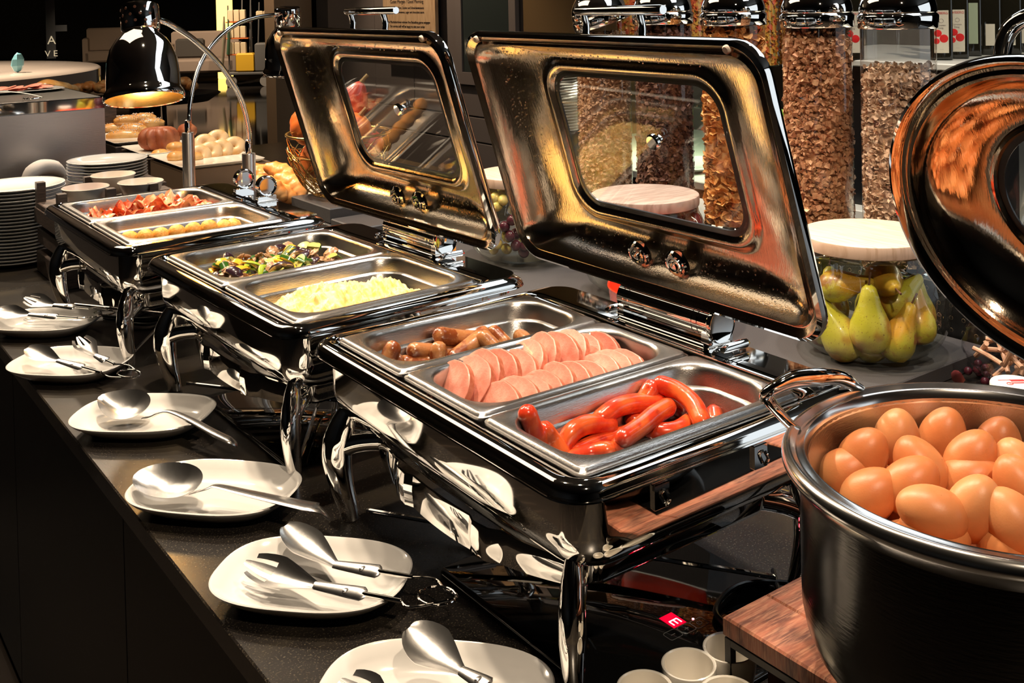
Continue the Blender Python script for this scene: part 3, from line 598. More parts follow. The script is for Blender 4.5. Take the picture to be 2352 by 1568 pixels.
# ---------------- serving plates along the edge ----------------
def dish(xa, ya, xb, yb, label, hw=.082):
    # from the left tip (xa, ya) to the right tip (xb, yb)
    cx, cy = (xa+xb)/2, (ya+yb)/2; hx = math.hypot(xb-xa, yb-ya)/2*.93; hy = hw
    def s(d, z, e=2.75): return sup(0, 0, hx-d, hy-d*.9, e, z, 64)
    o = MB().loft([s(.046, .002, 2.4), s(.040, .0), s(.036, .001), s(.020, .010), s(.006, .020), s(.0005, .0262), s(0, .0275), s(.0015, .0285), s(.004, .0278), s(.012, .019), s(.022, .011), s(.032, .007, 2.6), s(.045, .0058, 2.5)]).build('serving_dish', porc, None, (cx, cy, 0), math.atan2(yb-ya, xb-xa))
    return tag(o, label, 'dish', 'white dishes for serving tools along the counter edge')
dish(.425, 2.56, .605, 2.395, 'white dish furthest along the edge, cut by the left side of the picture')
dish(.4072, 2.2448, .5745, 2.0719, 'white dish with tongs in front of the far chafing dish, second furthest')
dish(.4283, 1.8858, .6147, 1.7259, 'white dish carrying the pointed ladle spoon, by the middle chafing dish')
dish(.4311, 1.5608, .6018, 1.3699, 'white dish carrying the oval serving spoon with bent handle')
dish(.4401, 1.2632, .6134, 1.0805, 'white dish with tongs beside the nearest chafing dish')
dish(.4400, .9850, .6150, .8050, 'white dish nearest the viewer, cut off at the bottom of the picture')
# spoons
def spoon(name, label, path, rad, flat, bowl, tipdir, bl, bw, depth, nrm, pointed):
    t = thing(name, label, 'serving spoon', bowl)
    loc = Vector(bowl); d = Vector(tipdir).normalized(); n = Vector(nrm).normalized(); s_ = n.cross(d).normalized(); n = d.cross(s_)
    mb = MB(); rings = []
    for th_ in (0, 1):
        for k in range(9):
            f = k/8; ring = []
            for q in range(40):
                a = 2*PI*q/40; c, sn = math.cos(a), math.sin(a)
                w_ = bw*(1-.12*c); L = bl*(1+(.18*max(0, c)**6 if pointed else 0))
                h = -depth*(1-f*f)
                ring.append(d*(L*c*f)+s_*(w_*sn*f)+n*(h-(.0012 if th_ else 0)))
            rings.append(ring)
    up_ = rings[:9]; lo = rings[9:][::-1]
    mb.loft(up_+lo, True, True).build('bowl', cutlery, t, ang=60)
    MB().tube([Vector(p)-loc for p in path], rad, 14, flat, smooth=6, up=(0, 0, 1)).build('handle', cutlery, t, ang=50)
    return t
spoon('ladle_spoon', 'steel ladle spoon with pointed bowl resting across its white dish', [(0.5125, 1.7711, 0.0300), (0.5176, 1.7509, 0.0370), (0.5274, 1.7416, 0.0430), (0.5410, 1.7274, 0.0460), (0.5593, 1.6828, 0.0410), (0.5740, 1.6273, 0.0360), (0.5848, 1.5920, 0.0330), (0.5942, 1.5902, 0.0250)], [.0060, .0055, .0060, .0075, .0090, .0100, .0102, .0090], .42,
      (0.4991, 1.8370, 0.0380), (-.55, .84, .12), .044, .035, .016, (-.10, -.40, .9), True)
spoon('serving_spoon', 'large oval steel serving spoon with flat handle bent down at the end', [(0.4843, 1.4655, 0.0270), (0.4923, 1.4497, 0.0340), (0.4983, 1.4392, 0.0390), (0.5085, 1.4337, 0.0410), (0.5322, 1.3967, 0.0390), (0.5615, 1.3491, 0.0370), (0.5846, 1.3110, 0.0360), (0.5937, 1.3000, 0.0350), (0.6035, 1.3028, 0.0240)], [.0060, .0055, .0070, .0095, .0125, .0155, .0180, .0185, .0170], .20,
      (0.4613, 1.4967, 0.0420), (-.67, .74, .06), .050, .034, .016, (-.05, -.35, .93), False)
# tongs : two blades on wire arms joined by a spring loop
def blade(mb, tip, neck, n, wd, fork, dish_=.006):
    tip, neck, n = Vector(tip), Vector(neck), Vector(n).normalized(); d = (neck-tip); L = d.length; d.normalize(); s_ = n.cross(d).normalized(); n = d.cross(s_)
    def W(t): 
        if t < .45: return wd*math.sqrt(max(.02, 1-((.45-t)/.47)**2))
        f = (t-.45)/.55; return wd*(1-f)**1.15*(1+.35*f)+.0050*f
    def P(t, q, o): return tip+d*(L*t)+s_*(q*W(t))+n*(-dish_*(1-q*q)*(.3+math.sin(PI*min(1, t*1.05)))+o)
    ts = [.0, .02, .06, .12, .2, .3, .38, .46, .55, .65, .75, .85, .93, 1.0]
    def patch(q0, q1, tt, m_=6):
        rings = []
        for t in tt: rings.append([P(t, q0+(q1-q0)*j/m_, .0007) for j in range(m_+1)]+[P(t, q0+(q1-q0)*j/m_, -.0007) for j in range(m_, -1, -1)])
        mb.loft(rings)
    if not fork: patch(-1, 1, ts, 10)
    else:
        patch(-1, 1, [t for t in ts if t >= .38], 10)
        for (a, b, t0) in ((-1, -.66, .10), (-.42, -.10, .0), (.12, .42, .0), (.66, 1, .10)): patch(a, b, [t0, t0+.04, .2, .3, .382], 3)
def tongs(S, Fk, loop, label, nS=(-.15, -.45, .88), nF=(-.15, -.5, .85), wd=.021, hide=False):
    # S, Fk : (tip, neck, grip end) ; loop : centre of the spring
    o = Vector(loop); t = thing('serving_tongs', label, 'tongs', (o.x, o.y, o.z), 0, 'serving tongs on the white dishes')
    for nm, (tip, neck, end), n, fk in (('spoon_blade', S, nS, False), ('fork_blade', Fk, nF, True)):
        tip, neck, end = [Vector(p)-o for p in (tip, neck, end)]; mb = MB(); blade(mb, tip, neck, n, wd, fk)
        d = (end-neck); mb.tube([neck-d*.02, neck+d*.15, neck+d*.42, neck+d*.55, neck+d*.60], [.0052, .0066, .0085, .0090, .004], 10, .32, up=n, smooth=2)
        mb.ball(neck+d*.36+Vector(n).normalized()*.0022, (.0050, .0030, .0016), 12, 6)
        mb.build(nm, cutlery, t, ang=45)
        MB().tube([neck+d*.56, end], [.0030, .0028], 10).build('arm', chrome, t)
    e1 = Vector(S[2])-o; e2 = Vector(Fk[2])-o
    ax = (e1+e2)/2; dd = -ax.normalized(); sd = Vector((-dd.y, dd.x, 0)).normalized()
    if (e1-e2).dot(sd) < 0: sd = -sd
    R1 = .0175; pts = [e1, (e1*.45+sd*R1*1.1)]
    for k in range(13):
        a = PI*.5-2.0*PI*k/12*1.25; pts.append(dd*(R1*1.25*math.cos(a))+sd*(R1*math.sin(a))+Vector((0, 0, .0025*(k/12-.5))))
    pts += [(e2*.45-sd*R1*1.1), e2]
    MB().tube(pts, .0014, 8, smooth=4).build('spring_loop', chrome, t)
    return t
tongs(((0.5341, 1.2646, 0.0450), (0.5485, 1.1543, 0.0360), (0.6080, 1.0758, 0.0340)), ((0.4688, 1.2336, 0.0340), (0.5154, 1.1374, 0.0300), (0.5750, 1.0441, 0.0320)), (0.6094, 1.0252, 0.0340), 'steel tongs with fork blade in front, on the dish by the nearest chafing dish')
tongs(((0.4273, 2.2187, 0.0500), (0.4660, 2.1438, 0.0360), (0.5151, 2.0393, 0.0310)), ((0.5143, 2.2005, 0.0580), (0.5212, 2.0966, 0.0460), (0.5408, 2.0484, 0.0380)), (0.5544, 2.0012, 0.0300), 'steel tongs with dark spoon blade in front, on the second furthest dish', wd=.020)
tongs(((0.4332, 2.5505, 0.0460), (0.4895, 2.5044, 0.0360), (0.5664, 2.4186, 0.0330)), ((0.4936, 2.5740, 0.0580), (0.5401, 2.5094, 0.0460), (0.5988, 2.4513, 0.0400)), (0.6194, 2.4092, 0.0360), 'steel tongs on the furthest dish, at the left side of the picture', wd=.021)
tongs(((0.5314, 0.9516, 0.0620), (0.5497, 0.8810, 0.0450), (0.5681, 0.8262, 0.0400)), ((0.4547, 0.9536, 0.0380), (0.4741, 0.8845, 0.0320), (0.5141, 0.8115, 0.0340)), (0.5356, 0.7872, 0.0340), 'steel tongs leaning on the nearest dish at the bottom of the picture', wd=.024)

# ---------------- induction hob under the nearest dish ----------------
def hob(x0, x1, y0, y1, label, disp):
    t = thing('induction_hob', label, 'hob', ((x0+x1)/2, (y0+y1)/2, 0), 0, 'flat black hobs on the counter')
    hx, hy = (x1-x0)/2, (y1-y0)/2
    MB().loft([rr(0, 0, hx-.002, hy-.002, .012, .0003), rr(0, 0, hx, hy, .014, .001), rr(0, 0, hx, hy, .014, .0038), rr(0, 0, hx-.001, hy-.001, .013, .0045)]).build('glass_plate', blackgl, t)
    if disp:
        gl = mat('grey print', (.22, .22, .22), .4); rd = mat('red glow panel', (.3, .0, .01), .3, emit=(1, .0, .03), es=.9); rg = mat('red segments', (1, .3, .3), .3, emit=(1, .25, .3), es=7)
        c = Vector(t.location)
        def L(p): return Vector(p)-c
        dp = L((0.8160, 0.8630, 0.0047)); 
        MB().box(dp.x-.0095, dp.x+.0095, dp.y-.012, dp.y+.012, .0046, .0049, .0001).build('display', rd, t)
        mb = MB(); mb.box(dp.x-.0058, dp.x+.0058, dp.y-.001, dp.y+.0005, .0049, .0052, .00005)
        for xx in (-.0055, 0, .0055): mb.box(dp.x+xx-.0007, dp.x+xx+.0007, dp.y-.0085, dp.y-.0008, .0049, .0052, .00005)
        mb.build('digit', rg, t)
        l = L((0.8354, 0.8506, 0.0047)); MB().lathe([(.0014, .0046), (.0014, .0050)], 12, (l.x, l.y, 0)).build('indicator', rg, t)
        for q, s_ in (((0.7978, 0.8435, 0.0046), '-'), ((0.8171, 0.8423, 0.0046), '+'), ((0.8355, 0.8412, 0.0046), 'o')):
            q = L(q); rings = [rr(q.x, q.y, .0092, .0075, .003, .0047), rr(q.x, q.y, .0092, .0075, .003, .0049), rr(q.x, q.y, .0089, .0072, .003, .0049), rr(q.x, q.y, .0089, .0072, .003, .0047)]
            MB().loft(rings, False, False, True).build('button', gl, t)
            if s_ == 'o':
                MB().tube([(q.x+.003*math.cos(a), q.y+.003*math.sin(a), .0048) for a in (PI/2+.6+k*.317 for k in range(17))], .00022, 6).tube([(q.x, q.y+.0008, .0048), (q.x, q.y+.0038, .0048)], .00022, 6).build('power_mark', gl, t)
            else:
                mb = MB().box(q.x-.0028, q.x+.0028, q.y-.0003, q.y+.0003, .0047, .0050, .00005)
                if s_ == '+': mb.box(q.x-.0003, q.x+.0003, q.y-.0028, q.y+.0028, .0047, .0050, .00005)
                mb.build('mark', gl, t)
    return t
hob(.666, .955, .735, 1.12, 'flat black glass hob with red display under the nearest chafing dish', True)
hob(.64, .92, 1.50, 1.86, 'flat black glass hob under the middle chafing dish', False)
# black cable on the counter
cbm = blackpl
tag(MB().tube([(.98, .86, .0060), (.92, .80, .0060), (.86, .79, .0075), (.86, .84, .0085), (.93, .86, .0075), (1.0, .80, .0060), (1.06, .72, .006), (1.15, .70, .006)], .0032, 8, smooth=6).build('power_cable', cbm), 'black power cable looping on the counter behind the wooden hob block', 'cable')
tag(MB().tube([(.64, 2.50, .004), (.70, 2.42, .004), (.76, 2.40, .004), (.70, 2.36, .006), (.66, 2.42, .008), (.74, 2.48, .004), (.85, 2.5, .004)], .0035, 8, smooth=6).build('power_cable', cbm), 'black power cable coiled under the far chafing dish', 'cable')
# egg cups
def cup(p, label):
    o = MB().lathe([(.017, 0), (.019, .001), (.023, .012), (.0265, .030), (.0272, .043), (.0268, .0455), (.0255, .0460), (.0240, .0450), (.0235, .040), (.0215, .018), (.016, .007), (.002, .005)], 40).build('porcelain_cup', cream, None, (p[0], p[1], 0))
    tag(o, label, 'cup', 'small white cups by the wooden hob block')
for p, l in (((0.7298, 0.7502, 0.0450), 'small white cup in the middle of the group, whole mouth in view'), ((0.6725, 0.7511, 0.0450), 'small white cup nearest the viewer at the lower left of its group'), ((0.7806, 0.7436, 0.0450), 'small white cup half behind the black frame of the wooden block'), ((0.7273, 0.6961, 0.0450), 'small white cup at the lower right of its group, only its rim showing')): cup(p, l)
cup((.775, .640), 'small white cup behind the frame of the wooden block, just off the picture')
# ---------------- walnut hob block ----------------
bk = thing('hob_block', 'walnut framed hob block on a black metal frame under the egg pot', 'hob block', (.96, .53, 0))
X0, X1, Y0, Y1, ZB = .760, 1.16, .33, .7325, .090
c = Vector((.96, .53, 0))
def bx(mb, x0, x1, y0, y1, z0, z1, cc=.001): return mb.box(x0-c.x, x1-c.x, y0-c.y, y1-c.y, z0, z1, cc)
bx(MB(), X0, X0+.062, Y0, Y1, ZB-.020, ZB, .002).build('wooden_board', walnut, bk); bx(MB(), X1-.062, X1, Y0, Y1, ZB-.020, ZB, .002).build('wooden_board', walnut, bk)
bx(MB(), X0+.0622, X1-.0622, Y1-.062, Y1, ZB-.020, ZB, .002).build('wooden_board', walnut, bk); bx(MB(), X0+.0622, X1-.0622, Y0, Y0+.062, ZB-.020, ZB, .002).build('wooden_board', walnut, bk)
bx(MB(), X0+.0645, X1-.0645, Y0+.0645, Y1-.0645, ZB-.02, ZB-.0010, .001).build('glass_plate', blackgl, bk)
fr = MB(); g = .0075
for (x, y) in ((X0+.001, Y1-.001-g), (X1-.001-g, Y1-.001-g), (X0+.001, Y0+.001), (X1-.001-g, Y0+.001)): bx(fr, x, x+g, y, y+g, 0, ZB-.0205, .0005)
for y in (Y1-.001-g, Y0+.001): bx(fr, X0+.0087, X1-.0087, y, y+g, ZB-.028, ZB-.0205, .0005)
for x in (X0+.001, X1-.001-g): bx(fr, x, x+g, Y0+.0087, Y1-.0087, ZB-.028, ZB-.0205, .0005)
fr.build('frame', mat('black frame', (.02, .018, .016), .35), bk)
bx(MB(), X0+.030, X1-.03, Y0+.03, Y1-.030, .0, ZB-.029, .002).build('inner_box', mat('brown inner box', (.16, .07, .035), .5, n=[((.10, .04, .02), 20, .4, .6, ONE)]), bk)
# ---------------- egg pot ----------------
pt = thing('egg_pot', 'round steel pot with open domed lid, filled with brown eggs', 'pot', (.858, .499, .0892)); pz = .0892
MB().lathe([(.05, .0), (.092, .001), (.112, .004), (.130, .012), (.146, .026), (.157, .042), (.1635, .058), (.1662, .074), (.1665, .09), (.1665, .195)], 96, cap1=False).build('body', mat('dark satin pot side', (.085, .08, .075), .20, 1, bump=.08, bscale=60, aniso=(1, 1, 8)), pt)
MB().lathe([(.1668, .182), (.1700, .184), (.1745, .190), (.1800, .196), (.1822, .200), (.1822, .2035), (.1800, .2075), (.1770, .2098), (.1745, .2098), (.1725, .2080), (.1700, .2060), (.1680, .2062), (.1650, .2075), (.1625, .2075), (.1600, .204), (.1585, .196)], 128, cap0=False, cap1=False).build('rim', satin, pt)
MB().lathe([(.1590, .200), (.158, .186), (.156, .09), (.150, .062), (.13, .046), (.005, .044)], 96, cap0=False).build('inner_wall', pansteel, pt)
# loop handle on the rim : points measured on the pot
h = MB(); pc = Vector(pt.location); ha = [Vector(p)-pc for p in ((0.7764, 0.6524, 0.2960), (0.7843, 0.6725, 0.2980), (0.7940, 0.6967, 0.3030), (0.7924, 0.7023, 0.3090), (0.7970, 0.6964, 0.3160), (0.8178, 0.6895, 0.3220), (0.8406, 0.6760, 0.3230), (0.8644, 0.6710, 0.3180), (0.8862, 0.6706, 0.3060), (0.8985, 0.6710, 0.2990))]
h.tube(ha, [.0060, .0060, .0070, .0090, .0125, .0160, .0160, .0120, .0072, .0060], 16, .50, up=(0, 0, 1), smooth=6).build('loop_handle', chrome, pt, ang=60)
# hinge block of the round lid
MB().box(.172, .195, -.045, .045, .196, .215, .003).tube([(.186, -.05, .226), (.186, .05, .226)], .013, 20).build('lid_hinge', chrome, pt)
tl = .3254; S = Vector((-math.sin(tl), 0, math.cos(tl))); Nn = Vector((math.cos(tl), 0, math.sin(tl)))
T = Matrix.Identity(4)
for i in range(3): T[i][0] = (0, 1, 0)[i]; T[i][1] = S[i]; T[i][2] = Nn[i]; T[i][3] = (Vector((.9484, .499, .4849))-pc)[i]
l = bpy.data.objects.new('lid', None); COL.objects.link(l); l.parent = pt; l.matrix_local = T; l.empty_display_size = .02
MB().lathe([(.161, -.003), (.1645, -.001), (.1655, .004), (.163, .009), (.157, .012), (.152, .022), (.140, .034), (.118, .045), (.095, .052), (.082, .0545), (.078, .052)], 96, cap0=False, cap1=False).build('lid_shell', chrome, l)
MB().lathe([(.161, -.003), (.156, .000), (.1535, .0045), (.1505, .0055), (.1465, .003), (.1435, .004), (.1415, .008), (.1385, .019), (.128, .031), (.108, .042), (.092, .048), (.084, .049), (.0815, .046), (.0785, .0455), (.0765, .050)], 96, cap0=False, cap1=False).build('lid_inner', mat('round lid inside steel', (.66, .55, .42), .07, 1, bump=.04, bscale=60, aniso=(8, 1, 8)), l)  # inside steel tinted with the warm light as well
MB().lathe([(.079, .0505), (.070, .0505), (.070, .0525), (.079, .0525)], 96, cap0=False, cap1=False, closed=True).build('gasket', blackpl, l)
MB().lathe([(.0775, .0507), (.0775, .053)], 96).build('window_pane', glass, l)
MB().tube([(-.052, .100, .047), (-.054, .135, .062), (-.046, .162, .072), (-.02, .176, .075), (.02, .176, .075), (.046, .162, .072), (.054, .135, .062), (.052, .100, .047)], [.007, .0078, .0085, .0085, .0085, .0085, .0078, .007], 14, 1, smooth=6).build('handle', chrome, l, ang=60)
# eggs
em = mat('brown egg shell', (.56, .18, .058), .40, n=[((.64, .25, .09), 12, .42, .6, ONE), ((.30, .09, .03), 420, .71, .75, ONE)], bump=.05, bscale=600, sss=.15)
em2 = mat('lighter brown egg shell', (.66, .28, .11), .40, n=[((.58, .21, .075), 10, .42, .6, ONE), ((.36, .12, .04), 420, .73, .77, ONE)], bump=.05, bscale=600, sss=.15)
def eggmesh(m): return MB().ball((0, 0, 0), (.0222, .0222, .0290), 28, 20, taper=.13).mesh('egg', m, 90)
EM = [eggmesh(em), eggmesh(em2)]
EG = [((0.8421, 0.6255, 0.2620), .5, .35, 0, 'brown egg at the left rear, tilted, beside the pot wall'), ((0.8916, 0.6236, 0.2660), .1, .1, 1, 'tall brown egg standing upright at the back, fully lit'), ((0.9394, 0.6045, 0.2620), .3, .2, 0, 'brown egg at the back with its right side in shadow'),
 ((0.9682, 0.5639, 0.2580), .2, .3, 0, 'dark shaded brown egg at the back right under the lid'), ((0.8251, 0.6332, 0.2480), .95, .3, 0, 'brown egg leaning on the left wall of the pot'), ((0.7984, 0.5862, 0.2520), .9, .2, 0, 'brown egg by the left front rim of the pot'),
 ((0.8494, 0.5707, 0.2680), .5, -.4, 0, 'brown egg just in front of the tall upright one'), ((0.8246, 0.5631, 0.2620), .8, .1, 0, 'reddish brown egg in the middle of the left half'), ((0.8919, 0.5450, 0.2720), .5, .2, 0, 'brown egg right of centre in the rear half'),
 ((0.8796, 0.5403, 0.2580), 1.0, .5, 0, 'brown egg half hidden behind the pale front egg'), ((0.9145, 0.5137, 0.2660), .3, -.3, 1, 'pale egg at the right side of the picture, partly shaded'), ((0.8780, 0.4906, 0.2700), .5, -.3, 0, 'brown egg cut by the right side of the picture'),
 ((0.8093, 0.4927, 0.2720), .35, .25, 1, 'pale brown egg standing right of the front egg'), ((0.7780, 0.5119, 0.2700), 1.25, -.5, 1, 'large pale brown egg lying at the front centre'), ((0.7796, 0.5108, 0.2540), 1.4, -.2, 0, 'pinkish egg just showing over the front rim'),
 ((0.8182, 0.4638, 0.2680), .5, -.5, 1, 'pale brown egg at the lower right of the pot'), ((0.8189, 0.4637, 0.2500), 1.2, .2, 0, 'reddish egg lowest over the front rim at the right')]
for i, (p, tx, ty, mi, lb) in enumerate(EG):
    o = bpy.data.objects.new('egg', EM[mi]); COL.objects.link(o); o.location = p
    # tilt the egg in the plane seen from the aisle
    ax_ = Vector((math.sin(th), math.cos(th), 0)); o.rotation_euler = (Matrix.Rotation(tx if ty >= 0 else -tx, 3, ax_) @ Matrix.Rotation(ty*.6, 3, Vector((ax_.y, -ax_.x, 0)))).to_euler()
    tag(o, lb, 'egg', 'brown eggs in the steel pot')
random.seed(21); k = 0
for rr_, n_ in ((.125, 17), (.078, 10), (.03, 4)):
    for q in range(n_):
        a = 2*PI*q/n_; x, y = .858+rr_*math.cos(a), .499+rr_*math.sin(a)
        o = bpy.data.objects.new('egg', EM[k % 2]); COL.objects.link(o); o.location = (x, y, .224-(.0 if rr_ > .1 else .002)); o.rotation_euler = (1.2+random.uniform(-.3, .3), random.uniform(-.3, .3), random.uniform(0, 6)); k += 1
        tag(o, 'brown egg in the lower layer, mostly covered by the upper eggs', 'egg', 'lower layer of eggs in the pot')
for (x, y, z) in ((.955, .47, .262), (.945, .42, .262), (.90, .41, .265), (.85, .40, .262), (.915, .46, .266)):
    o = bpy.data.objects.new('egg', EM[0]); COL.objects.link(o); o.location = (x, y, z); o.rotation_euler = (random.uniform(-.6, .6), random.uniform(-.6, .6), 0); tag(o, 'brown egg in the right part of the pot beyond the picture', 'egg', 'eggs beyond the picture')

# ---------------- dark risers and boxes behind the chafing dishes ----------------
tag(MB().box(1.12, 1.85, 1.09, 2.62, 0, .030, .002).build('riser_platform', blackri), 'wide flat dark grey riser carrying the glass fruit jars', 'riser')
tag(MB().box(1.344, 1.75, 2.63, 2.80, 0, .075, .003).build('riser_block', blackri), 'dark riser block beside the left end of the wide platform', 'riser', 'dark riser blocks')
rb1 = MB().box(1.344, 1.66, 2.81, 3.07, 0, .055, .003).build('riser_block', blackri); tag(rb1, 'lower dark riser block under the wire basket of pumpkins', 'riser', 'dark riser blocks')
tag(MB().box(1.349, 1.66, 2.815, 3.08, .056, .100, .003).build('riser_block', blackri), 'upper dark riser block right under the wire basket of pumpkins', 'riser', 'dark riser blocks')
# perforated black riser for the cereal dispensers
pr_ = thing('perforated_riser', 'black perforated riser box behind the fruit jars, under the cereal dispensers', 'riser', (1.96, 1.7, 0))
MB().box(-.10, .17, -1.1, .72, 0, .128, .002).build('box', blackpl, pr_)
mb = MB()
for i in range(42):
    for j in range(5):
        y = -1.07+i*.026; z = .017+j*.0235
        mb.loft([[(-.1002, y+r*math.cos(a), z+r*math.sin(a)) for a in (2*PI*k/8 for k in range(8))] for r in (.0042,)]+[[(-.1006, y+r*math.cos(a), z+r*math.sin(a)) for a in (2*PI*k/8 for k in range(8))] for r in (.0034,)], False, False)
mb.build('punched_holes', mat('brassy hole edges', (.30, .22, .15), .35, .8), pr_, kind='stuff')
# ---------------- cereal dispensers ----------------
def flakes(n, r0_, h, kind, m, seed, z0=.0, top=None):
    random.seed(seed); mb = MB()
    for k in range(n):
        z = z0+h*random.random(); a = random.uniform(0, 2*PI)
        rad = r0_-random.random()*.006-.004
        if z > z0+h-.02: rad *= math.sqrt(random.random())
        c = Vector((rad*math.cos(a), rad*math.sin(a), z)); q = Matrix.Rotation(random.uniform(0, 6.3), 3, Vector((random.uniform(-1, 1), random.uniform(-1, 1), random.uniform(-1, 1))).normalized())
        if kind == 'puff':
            s_ = random.uniform(.0062, .0080); pts = [Vector(p) for p in ((1.2, 0, 0), (.6, .62, .2), (-.6, .62, -.1), (-1.2, 0, 0), (-.6, -.6, .1), (.6, -.62, -.2), (0, 0, .6), (0, 0, -.6))]
            fs = [(0, 1, 6), (1, 2, 6), (2, 3, 6), (3, 4, 6), (4, 5, 6), (5, 0, 6), (1, 0, 7), (2, 1, 7), (3, 2, 7), (4, 3, 7), (5, 4, 7), (0, 5, 7)]
        elif kind == 'crumb':
            s_ = random.uniform(.003, .0105)*(1 if random.random() < .35 else .62); pts = [Vector((x+random.uniform(-.3, .3), y+random.uniform(-.3, .3), z_+random.uniform(-.3, .3))) for x in (-.6, .6) for y in (-.6, .6) for z_ in (-.5, .5)]
            fs = [(0, 1, 3, 2), (4, 6, 7, 5), (0, 4, 5, 1), (2, 3, 7, 6), (0, 2, 6, 4), (1, 5, 7, 3)]
        else:
            s_ = random.uniform(.010, .0165) if kind == 'corn' else random.uniform(.0050, .0085); m_ = 8; cu = random.uniform(.15, .45)
            pts = [Vector((math.cos(t)*random.uniform(.8, 1.1), math.sin(t)*random.uniform(.65, .95), cu*math.cos(2*t))) for t in (2*PI*i/m_ for i in range(m_))]+[Vector((0, 0, -.12))]
            fs = [(i, (i+1) % m_, m_) for i in range(m_)]
        mb.add([c+q@(p*s_) for p in pts], fs)
    return mb
pf = mat('honey wheat puffs', (.52, .29, .155), .5, n=[((.66, .42, .26), 120, .42, .6, ONE)]); gr = mat('dark crunchy muesli', (.14, .06, .045), .6, n=[((.30, .15, .09), 60, .45, .62, ONE)])
cf = mat('corn flakes', (.66, .29, .08), .5, n=[((.80, .46, .18), 60, .42, .6, ONE)]); gl_ = mat('granola', (.42, .20, .10), .6, n=[((.60, .36, .20), 60, .44, .62, ONE), ((.20, .08, .04), 45, .62, .70, ONE)])
oa = mat('oat flakes', (.52, .38, .28), .6, n=[((.68, .52, .38), 70, .45, .6, ONE), ((.16, .07, .05), 32, .64, .68, ONE)])
DISP = [((1.915, 2.2600), .515, 'puff', pf, 3400, 'wheat puffs', 'honey brown wheat puffs filling the leftmost cereal dispenser', 'clear cereal dispenser with wheat puffs and half open domed lid, leftmost', .47),
 ((1.935, 2.0420), .52, 'crumb', gr, 5200, 'muesli', 'dark brown crunchy muesli filling the second cereal dispenser', 'clear cereal dispenser with dark muesli, second from the left', .49),
 ((1.935, 1.7960), .52, 'corn', cf, 1900, 'corn flakes', 'golden corn flakes filling the middle cereal dispenser', 'clear cereal dispenser with golden corn flakes, in the middle', .49),
 ((1.895, 1.5140), .52, 'crumb', gl_, 6500, 'granola', 'reddish brown granola filling the fourth cereal dispenser', 'clear cereal dispenser with granola, second from the right', .49),
 ((1.902, 1.315), .52, 'oat', oa, 4200, 'oat flakes', 'grey oat flakes filling two thirds of the rightmost dispenser', 'clear cereal dispenser with oat flakes, rightmost and two thirds full', .42)]
for i, ((x, y), H, kd, m, n, cn_, l1, l2, fh) in enumerate(DISP):
    t = thing('cereal_dispenser', l2, 'dispenser', (x, y, .1285), 0, 'cereal dispensers in a row')
    MB().lathe([(.0745, .006), (.0745, H-.012)], 72, cap0=False, cap1=False).build('tube', acryl, t)
    MB().lathe([(.082, 0), (.082, .004), (.078, .010), (.0752, .014), (.0752, .004), (.01, .003)], 48, cap0=False).build('base_ring', chrome, t)
    tilt = Matrix.Translation((0, 0, H-.030)) @ (Matrix.Rotation(R_(-17), 4, Vector((.6, .8, 0))) if i == 0 else Matrix.Identity(4))
    mb = MB(tilt); mb.lathe([(.0775, .000), (.0790, .002), (.0800, .024), (.0795, .027), (.0765, .030), (.0755, .0315), (.0765, .033)]+[(.0768*math.cos(q*PI/2/14), .034+.072*math.sin(q*PI/2/14)) for q in range(14)]+[(.001, .106)], 72, cap0=False).build('domed_lid', chrome, t, ang=50)
    lk = H-.034 if i else .46
    core = MB().lathe([(.060, .006), (.060, fh-.03), (.05, fh-.022), (.001, fh-.02)], 24).lathe([(.060, .0062), (.060, .0065)], 3)
    o = flakes(n, .0735, fh-.014, kd, m, 30+i, .010); b = o
    b.lathe([(.0615, .008), (.0615, fh-.022), (.001, fh-.016)], 40)
    o = b.build('cereal', m, None, (x, y, .1285), 0, 30); tag(o, l1, cn_, None, 'stuff')
# ---------------- fruit jars ----------------
def jar(x, y, z, s_, label, lidm, lidlabel=None):
    t = thing('glass_jar', label, 'jar', (x, y, z), 0, 'round glass fruit jars with wooden lids')
    p = [(.05, .001), (.085, .003), (.110, .012), (.130, .030), (.1415, .055), (.1455, .085), (.1440, .115), (.1370, .145), (.1270, .168), (.1205, .182), (.1190, .192)]
    MB().lathe([(r*s_, z_*s_) for r, z_ in p], 96, cap1=False).build('glass_body', jarglass, t)
    q = [(.005, .010), (.08, .012), (.105, .019), (.125, .036), (.1375, .060), (.1415, .085)]
    L_ = MB().lathe([(.112, .185), (.1175, .186), (.1195, .1885), (.1195, .1925), (.118, .194), (.110, .194)], 64).build('seal', glass, t)
    lo = MB().lathe([(.118*s_, .194), (.1215*s_, .1955), (.1225*s_, .200), (.1225*s_, .214), (.1215*s_, .2175), (.119*s_, .219), (.05, .2192)], 96).build('wooden_lid', lidm, t)
    return t
PJ = (1.672, 1.226); DJ = (1.630, 1.790); GJ = (1.600, 2.215); RZ = .0305
jar(*PJ, RZ, 1., 'big round glass jar full of pears with pale wooden lid', palewood); jar(*DJ, RZ, 1., 'big round glass jar of dark fruit with greyed wooden lid, seen through the lid window', greywood); jar(*GJ, RZ, 1., 'big round glass jar of grapes with pale wooden lid between the open lids', palewood)
pm = mat('green pear skin', (.46, .42, .03), .33, n=[((.58, .50, .07), 9, .4, .6, ONE), ((.42, .20, .03), 14, .55, .66, ONE), ((.22, .12, .03), 330, .62, .70, ONE)], coat=.3, sss=.08)
pm2 = mat('russet pear skin', (.58, .30, .03), .35, n=[((.50, .44, .05), 8, .46, .6, ONE), ((.30, .13, .03), 22, .54, .62, ONE), ((.20, .09, .02), 330, .63, .70, ONE)], coat=.3, sss=.08)
stm = mat('fruit stalk', (.12, .05, .025), .7)
